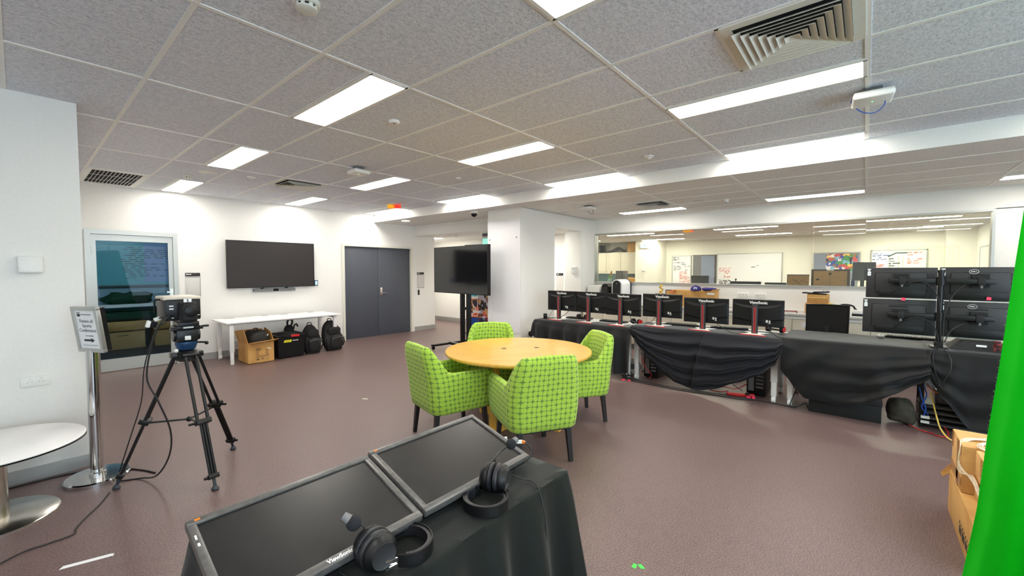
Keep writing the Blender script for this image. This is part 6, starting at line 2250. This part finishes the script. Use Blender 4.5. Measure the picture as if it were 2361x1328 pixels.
# kitchen end
t = thing('wall_cupboards', 'row of cream wall cupboards at the left of the office window', 'cupboard', (16.9, 8.5, 1.4))
part('carcass', MB().box(16.55, 17.29, 7.25, 10.0, 1.37, 2.27), M['cream_lam'], t)
yy = 10.0
for i in range(4):
    d_ = part('cupboard_door', MB().box(16.53, 16.55, yy - .68, yy - .006, 1.37, 2.27, .002), M['cream_lam'], t)
    part('knob', MB().ball((16.52, yy - (.62 if i % 2 else .06), 1.45), .014, 10, 8), M['grey'], d_)
    yy -= .687
t = thing('kitchen_bench', 'kitchen bench with teal splashback under the cream cupboards', 'bench', (16.9, 8.6, 0))
part('splashback', MB().box(17.24, 17.29, 7.25, 10.0, .92, 1.37), M['teal'], t)
part('worktop', MB().box(16.55, 17.29, 7.25, 10.0, .88, .92), M['benchlam'], t)
part('carcass', MB().box(16.6, 17.29, 7.25, 10.0, 0, .88), M['cream_lam'], t)
for (y0, y1, z1, m_), lab in (((7.38, 7.75, 1.22, 'card'), 'small brown box on the kitchen bench, right one'), ((7.95, 8.25, 1.2, 'brown'), 'darker small box on the kitchen bench, left one')):
    solo('kitchen_box', MB().box(16.7, 17.0, y0, y1, .92, z1, .005), M[m_], lab, 'box')
g = MB()
g.grid(lambda u, v: Vector((16.62 + .5 * v, 8.93 - 1.22 * u, 2.275 + (.16 * math.sin(PI * min(1, u * 1.02)) ** 1.6 + .10 * math.exp(-((u - .62) / .16) ** 2)) * (.35 + .65 * math.sin(PI * v)))), 40, 10)
solo('rolled_mat', g, M['charcoal'], 'crumpled dark cover lying on top of the wall cupboards', 'cover', angle=80)
solo('dark_case', MB().box(16.65, 17.1, 8.98, 9.35, 2.272, 2.62, .01).box(16.64, 16.66, 9.1, 9.25, 2.40, 2.45), M['charcoal'], 'dark case on the wall cupboards at the window edge', 'case')
t = thing('brown_carton', 'upright brown carton on top of the wall cupboards', 'box', (16.8, 7.5, 2.27))
part('carton_body', MB().box(16.6, 17.0, 7.32, 7.68, 2.272, 2.655, .004), M['card'], t)
part('tape', MB().box(16.597, 16.602, 7.47, 7.53, 2.28, 2.65), M['brown'], t)

# things standing just beyond the glass
t = thing('rainbow_flag', 'little multicoloured flag standing at the left corner of the window', 'flag', (8.6, 4.36, 1.2))
part('pole', MB().cyl((8.6, 4.345, 1.05), (8.6, 4.345, 1.52), .004, n=8), M['grey'], t)
cols = [(230, 120, 60), (236, 200, 70), (120, 200, 90), (180, 210, 200)]
for i, c in enumerate(cols):
    g = MB()
    z1_ = 1.50 - i * .055
    g.add([(8.6, 4.35, z1_), (8.6, 4.35, z1_ - .055), (8.58, 4.36 + .022 * (i + 1), z1_ - .055 - .01), (8.59, 4.36 + .022 * i, z1_), (8.603, 4.35, z1_), (8.603, 4.35, z1_ - .055), (8.583, 4.36 + .022 * (i + 1), z1_ - .065), (8.593, 4.36 + .022 * i, z1_)],
          [(0, 1, 2, 3), (7, 6, 5, 4), (0, 4, 5, 1), (1, 5, 6, 2), (2, 6, 7, 3), (3, 7, 4, 0)])
    part('stripe', g, pm('flag_stripe_%d' % i, c, .8), t)
t = thing('office_desk', 'long office desk just beyond the internal window', 'desk', (9.2, 1.6, 0))
part('desktop', MB().box(8.40, 9.9, -1.6, 4.5, 1.02, 1.05), M['whitelam'], t)
part('leg_panels', MB().box(8.45, 9.8, -1.6, -1.56, 0, 1.02).box(8.45, 9.8, 1.5, 1.54, 0, 1.02).box(8.45, 9.8, 4.46, 4.5, 0, 1.02), M['whitelam'], t)
t = thing('tall_speaker', 'tall dark slab behind the white tower beyond the glass', 'computer', (8.7, 4.05, 1.05))
part('case', MB().box(8.62, 8.9, 4.10, 4.26, 1.05, 1.505, .004), M['charcoal'], t)
part('front', MB().box(8.615, 8.622, 4.11, 4.25, 1.07, 1.49), M['grey'], t)


def back_monitor(y0, y1, z1, label, x=9.0, mat='charcoal', zb=1.12):
    t = thing('office_monitor', label, 'monitor', (x, (y0 + y1) / 2, 1.05))
    part('rear_shell', MB().box(x, x + .03, y0, y1, zb, z1, .005), M[mat], t)
    part('upper_strip', MB().box(x - .004, x + .002, y0 + .02, y1 - .02, z1 - .02, z1 - .012), M['black'], t)
    part('stand', MB().box(x + .03, x + .06, (y0 + y1) / 2 - .03, (y0 + y1) / 2 + .03, 1.05, zb + .1).box(x - .05, x + .12, (y0 + y1) / 2 - .1, (y0 + y1) / 2 + .1, 1.05, 1.058), M['black'], t)
    return t


back_monitor(2.42, 2.76, 1.41, 'dark screen beyond the glass below the blue grey pinboard')
back_monitor(1.50, 2.03, 1.305, 'wide low monitor top edge beyond the glass under the blank whiteboard')
back_monitor(1.10, 1.44, 1.292, 'short low monitor top edge beyond the glass left of the brown panel')
solo('desk_ornament', MB().ball((9.02, 1.93, 1.34), (.012, .016, .02), 10, 8).cyl((9.02, 1.93, 1.30), (9.02, 1.93, 1.33), .008), M['black'], 'tiny dark ornament perched on the wide low office monitor', 'ornament')
t = thing('brown_screen_panel', 'brown panel with dark scratches beyond the glass, left of the brown cabinet', 'panel', (9.0, .92, 1.05))
part('panel', MB().box(9.0, 9.03, .765, 1.085, 1.05, 1.432), M['brown'], t)
part('dark_trim', MB().box(8.995, 9.035, .76, 1.09, 1.428, 1.442).box(8.995, 9.035, 1.08, 1.09, 1.05, 1.44), M['brownframe'], t)
part('scratches', MB().bar((8.997, 1.0, 1.36), (8.997, .88, 1.27), .003, .008).bar((8.997, .90, 1.34), (8.997, .78, 1.30), .003, .005), M['brownframe'], t)
t = thing('brown_cabinet', 'brown two-door cabinet with dark trim beyond the glass', 'cabinet', (9.2, .47, 1.05))
part('carcass', MB().box(9.02, 9.4, .205, .735, 1.05, 1.535), M['brownframe'], t)
for a, b in ((.24, .468), (.472, .70)):
    part('door', MB().box(9.0, 9.02, a, b, 1.06, 1.505), M['brown'], t)
part('lock_plate', MB().box(8.996, 9.002, .45, .49, 1.44, 1.475).box(8.996, 9.002, .62, .665, 1.345, 1.37), M['ink'], t)
part('white_tag', MB().box(9.005, 9.022, .42, .52, 1.512, 1.535), M['paper'], t)
t = thing('monitor_arm_screen', 'pair of dark monitors turned sideways beyond the glass behind the monitor wall', 'monitor', (8.9, .0, 1.05))
part('screen', MB(Matrix.Translation((8.85, .10, 1.50)) @ Matrix.Rotation(R(24), 4, 'Z')).box(-.015, .015, -.075, .075, -.15, .15, .003), M['charcoal'], t)
part('screen', MB(Matrix.Translation((9.0, -.02, 1.50)) @ Matrix.Rotation(R(-6), 4, 'Z')).box(-.015, .015, -.10, .10, -.15, .15, .003), M['charcoal'], t)
part('stand', MB().box(8.9, 8.95, .02, .07, 1.05, 1.5), M['black'], t)
solo('blue_bottle', MB().lathe([(.025, 1.05), (.026, 1.33), (.012, 1.37), (.012, 1.40), (.001, 1.40)], (8.95, .165, 0), 20), M['blue'], 'blue bottle beyond the glass right of the brown cabinet', 'bottle')
t = thing('paper_file', 'upright white file beyond the glass beside the blue bottle', 'file', (8.9, .11, 1.05))
part('cover', MB().box(8.85, 9.0, .105, .14, 1.05, 1.40, .002), M['paper'], t)
part('spine', MB().box(8.848, 8.852, .108, .137, 1.10, 1.2), M['lightgrey'], t)
t = thing('warning_lamp', 'small orange warning lamp on the office ceiling beyond the glass', 'warning light', (11.6, 3.75, 2.70))
part('base', MB().lathe([(.09, 0), (.09, -.03), (.001, -.03)], (12.4, 3.9, 2.70), 20), M['offwhite'], t)
part('lens', MB().box(12.3, 12.5, 3.80, 4.02, 2.60, 2.672, .01), M['amber'], t)
part('red_end', MB().box(12.31, 12.49, 3.79, 3.87, 2.605, 2.67), M['redlens'], t)

# ================================================================== store room behind the glass door
SYB = 11.48
t = thing('whiteboard', 'wide wall whiteboard with faint notes seen through the glass door', 'whiteboard', (1.5, SYB, 1.1))
p = part('panel', MB().box(.4, 2.6, SYB - .03, SYB, 1.22, 2.12), pm('teal_tinted_board', (120, 190, 200), .2, var=.03), t)
part('frame', MB().box(.38, 2.62, SYB - .045, SYB, 2.12, 2.15).box(.38, 2.62, SYB - .06, SYB, 1.19, 1.22), M['grey'], t)
part('paper_sheet', MB().box(1.72, 2.4, SYB - .034, SYB - .029, 1.28, 2.08), pm('lilac_paper', (150, 170, 214), .4, var=.03), p)
g = MB()
for i in range(16):
    z = 1.98 - i * .042
    a = 1.35 + rs.random() * .2
    for q in range(rs.randint(2, 6)):
        w_ = .04 + rs.random() * .14
        g.box(a, a + w_, SYB - .037, SYB - .034, z, z + .012)
        a += w_ + .05
part('handwriting', g, M['ink'], p)
t = thing('storage_table', 'white table with dark cloths and cartons seen through the glass door', 'table', (1.6, 11.1, 0))
part('tabletop', MB().box(.75, 2.5, 10.92, 11.40, .80, .86), M['whitelam'], t)
for x in (.8, 2.45):
    part('leg', MB().box(x - .02, x + .02, 11.3, 11.36, 0, .80), M['whitemetal'], t)
solo('dark_cloth', pebble(MB(), (1.42, 11.12, .96), (.36, .2, .13), 7, .3, .9), M['greygreen'], 'heap of dark cloth on the white table behind the glass door', 'cloth')
for (x0, x1, h_, m_), lab in (((.95, 1.60, .52, 'card_dim'), 'left cardboard carton on the floor behind the glass door'), ((1.74, 2.35, .50, 'card_dim'), 'right cardboard carton on the floor behind the glass door')):
    t = thing('cardboard_carton', lab, 'box', ((x0 + x1) / 2, 11.0, 0))
    part('carton_body', MB().box(x0, x1, 10.84, 11.30, 0.004, h_, .004), M[m_], t)
    part('lid', MB().box(x0 - .02, x1 + .02, 10.81, 11.32, h_ - .16, h_ + .01, .004), M['card_worn'], t)
    part('printing', MB().box(x0 + .25, x0 + .40, 10.836, 10.842, h_ - .26, h_ - .25), M['ink'], t)
solo('green_cloth', pebble(MB(), (1.42, 11.08, .62), (.56, .2, .09), 12, .25, .6), M['greygreen'], 'dark green cloth spread over the cartons behind the glass door', 'cloth')

# ================================================================== right edge: cartons and the green curtain
tp = pm('brown_packing_tape', (176, 124, 58), .18, var=.06, scale=6)
t = thing('taped_carton', 'far taped cardboard carton of the upper pair at the right edge', 'box', (3.6, -.66, .264))
part('carton_body', MB().box(3.41, 3.75, -.92, -.442, .264, .530, .005), M['card_worn'], t)
part('packing_tape', MB().box(3.412, 3.752, -.70, -.62, .528, .532).box(3.70, 3.753, -.90, -.441, .43, .526).box(3.412, 3.752, -.4425, -.4395, .30, .35).box(3.50, 3.56, -.4425, -.4395, .264, .53), tp, t)
t = thing('taped_carton', 'near taped cardboard carton of the upper pair, set back from the far one', 'box', (3.2, -.68, .264))
part('carton_body', MB().box(2.98, 3.395, -.92, -.492, .264, .526, .005), M['card_worn'], t)
part('packing_tape', MB().box(2.982, 3.393, -.74, -.66, .524, .528).box(2.982, 3.39, -.4935, -.490, .32, .39).box(3.20, 3.26, -.4935, -.490, .264, .526), tp, t)
g = MB()
for q in range(6):
    pts = [(3.60, -.56 - q * .012, .537), (3.53, -.46 - q * .006, .537), (3.44, -.438, .515 - q * .008), (3.43, -.436, .42 - q * .008), (3.34, -.478, .36 + q * .005), (3.2, -.484, .335 + q * .007), (3.02, -.486, .33 + q * .01)]
    g.tube([Vector(p_) + Vector((rs.uniform(-.006, .006), 0, rs.uniform(-.006, .006))) for p_ in pts], .0032, n=5)
for q in range(4):
    g.tube([(3.58, -.60, .538), (3.50 - q * .01, -.53, .54), (3.42, -.50 - q * .01, .538), (3.36, -.54, .535), (3.30, -.60 - q * .015, .534)], .003, n=5)
solo('plastic_wrap', g, M['clear'], 'crumpled clear film strands wound round the upper pair of cartons', 'plastic film', kind='stuff')
t = thing('plain_carton', 'lower plain cardboard carton standing on the floor at the right edge', 'box', (3.4, -.66, 0))
part('carton_body', MB().box(2.98, 3.78, -.92, -.438, 0, .262, .005), M['card'], t)
g = MB()
for i, w_ in enumerate((.03, .02, .035, .02, .028, .016, .03)):
    g.box(3.36 - i * .045 - w_, 3.36 - i * .045, -.4385, -.4365, .06, .10)
    g.box(3.36 - i * .045 - w_ * .5, 3.36 - i * .045, -.4385, -.4365, .11, .125)
part('printing', g, M['ink'], t)
part('torn_flap', MB().add([(3.77, -.44, .24), (3.77, -.44, .30), (3.80, -.40, .22), (3.79, -.41, .20), (3.775, -.445, .24), (3.775, -.445, .30), (3.805, -.405, .22), (3.795, -.415, .20)], [(0, 1, 2, 3), (7, 6, 5, 4), (0, 4, 5, 1), (1, 5, 6, 2), (2, 6, 7, 3), (3, 7, 4, 0)]), M['card'], t)

# chroma curtain: a free edge hanging aslant from a crossbar
ED = [(2.10, (2.035, -.378)), (2.0, (2.04, -.378)), (1.75, (2.085, -.376)), (1.52, (2.125, -.366)), (1.2, (2.175, -.352)), (.9, (2.235, -.338)), (.6, (2.30, -.330)), (.32, (2.40, -.318)), (.012, (2.48, -.300))]


def edge_at(z):
    pts = sorted(ED)
    for (a, pa), (b, pb) in zip(pts, pts[1:]):
        if z <= b:
            u = (z - a) / (b - a)
            return Vector((pa[0] + (pb[0] - pa[0]) * u, pa[1] + (pb[1] - pa[1]) * u, z))
    return Vector((*pts[-1][1], z))


def curtain(u, v):
    z = 2.10 - (2.10 - .012) * v
    e_ = edge_at(z)
    top = Vector((2.035, -.378, 0))
    d = Vector((-.34, -.94, 0))
    n_ = Vector((-.94, .34, 0))
    s = u * 1.35
    amp = .036 + .03 * v
    f = math.sin(s * 27 + 1.5 * noise.noise(Vector((s * 3, v * .6, 1))))
    f2 = math.sin(s * 47 + 2 * noise.noise(Vector((s * 5, v, 4))))
    fade = min(1, s / .05)
    p = Vector((e_.x, e_.y, z)) + d * s + n_ * ((amp * f + .010 * f2 * v) * fade + .018 * noise.noise(Vector((s * 4, v * 5, 9))) * fade)
    # the spread of the free edge dies out away from it
    k = math.exp(-s * 1.4)
    p2 = Vector((top.x, top.y, z)) + d * s + n_ * (amp * f)
    p += n_ * (-.07 * max(0, 1 - s / .10) * (.4 + .6 * v))
    q = p * (.45 + .55 * k) + p2 * (1 - (.45 + .55 * k))
    return Vector((q.x, q.y, z))


t = thing('green_curtain', 'bright green chroma curtain hanging at the right edge of the photo', 'curtain', (1.9, -.9, 0))
part('fabric', MB().grid(curtain, 170, 70), M['green'], t, angle=80)
g = MB()
hem = [curtain(0, i / 70) for i in range(71)]
rs2 = random.Random(3)
for p_ in hem[2:-1]:
    for q in range(3):
        b0 = p_ + Vector((rs2.uniform(-.002, .002), 0, rs2.uniform(-.012, .012)))
        g.bar(b0, b0 + Vector((.001, .002 + rs2.random() * .003, rs2.uniform(-.003, .002))), .0004, .0004)
part('frayed_edge', g, pm('pale_green_threads', (110, 220, 120), .8), t, stuff=True)
part('crossbar', MB().cyl((2.02, -.42, 2.115), (1.5, -1.75, 2.115), .017), M['blackmetal'], t)
part('stand_pole', MB().cyl((1.53, -1.72, 0), (1.53, -1.72, 2.12), .017), M['blackmetal'], t)

# ================================================================== daylight, render look
w_ = bpy.data.worlds.new('world')
SC.world = w_
w_.use_nodes = True
w_.node_tree.nodes['Background'].inputs[0].default_value = (.72, .86, 1, 1)
w_.node_tree.nodes['Background'].inputs[1].default_value = .6
sky = bpy.data.lights.new('daylight_through_rear_window', 'AREA')
sky.shape = 'RECTANGLE'
sky.size, sky.size_y = 6.6, 2.0
sky.energy = 175
sky.color = (.66, .86, 1.0)
so = bpy.data.objects.new('daylight_through_rear_window', sky)
COL.objects.link(so)
so.location = (.55, -4.25, 1.5)
so.rotation_euler = Vector((0, 1, 0)).to_track_quat('-Z', 'Y').to_euler()
sl = bpy.data.lights.new('store_room_added_fill', 'AREA')  # added fill without a fixture, brightens the cartons behind the glass door
sl.size = .9
sl.energy = 110
sl.color = (1, .97, .92)
slo = bpy.data.objects.new('store_room_added_fill', sl)
COL.objects.link(slo)
slo.location = (1.5, 9.05, 2.55)
slo.rotation_euler = (R(28), 0, 0)

SC.view_settings.view_transform = 'Standard'
SC.view_settings.look = 'None'
SC.view_settings.gamma = 1
SC.view_settings.use_curve_mapping = False
SC.view_settings.exposure = 0.7
SC.cycles.use_denoising = True
SC.cycles.max_bounces = 9
SC.cycles.diffuse_bounces = 6
SC.cycles.glossy_bounces = 4
SC.cycles.transparent_max_bounces = 10
SC.cycles.sample_clamp_indirect = 6
SC.cycles.caustics_reflective = False
SC.cycles.caustics_refractive = False
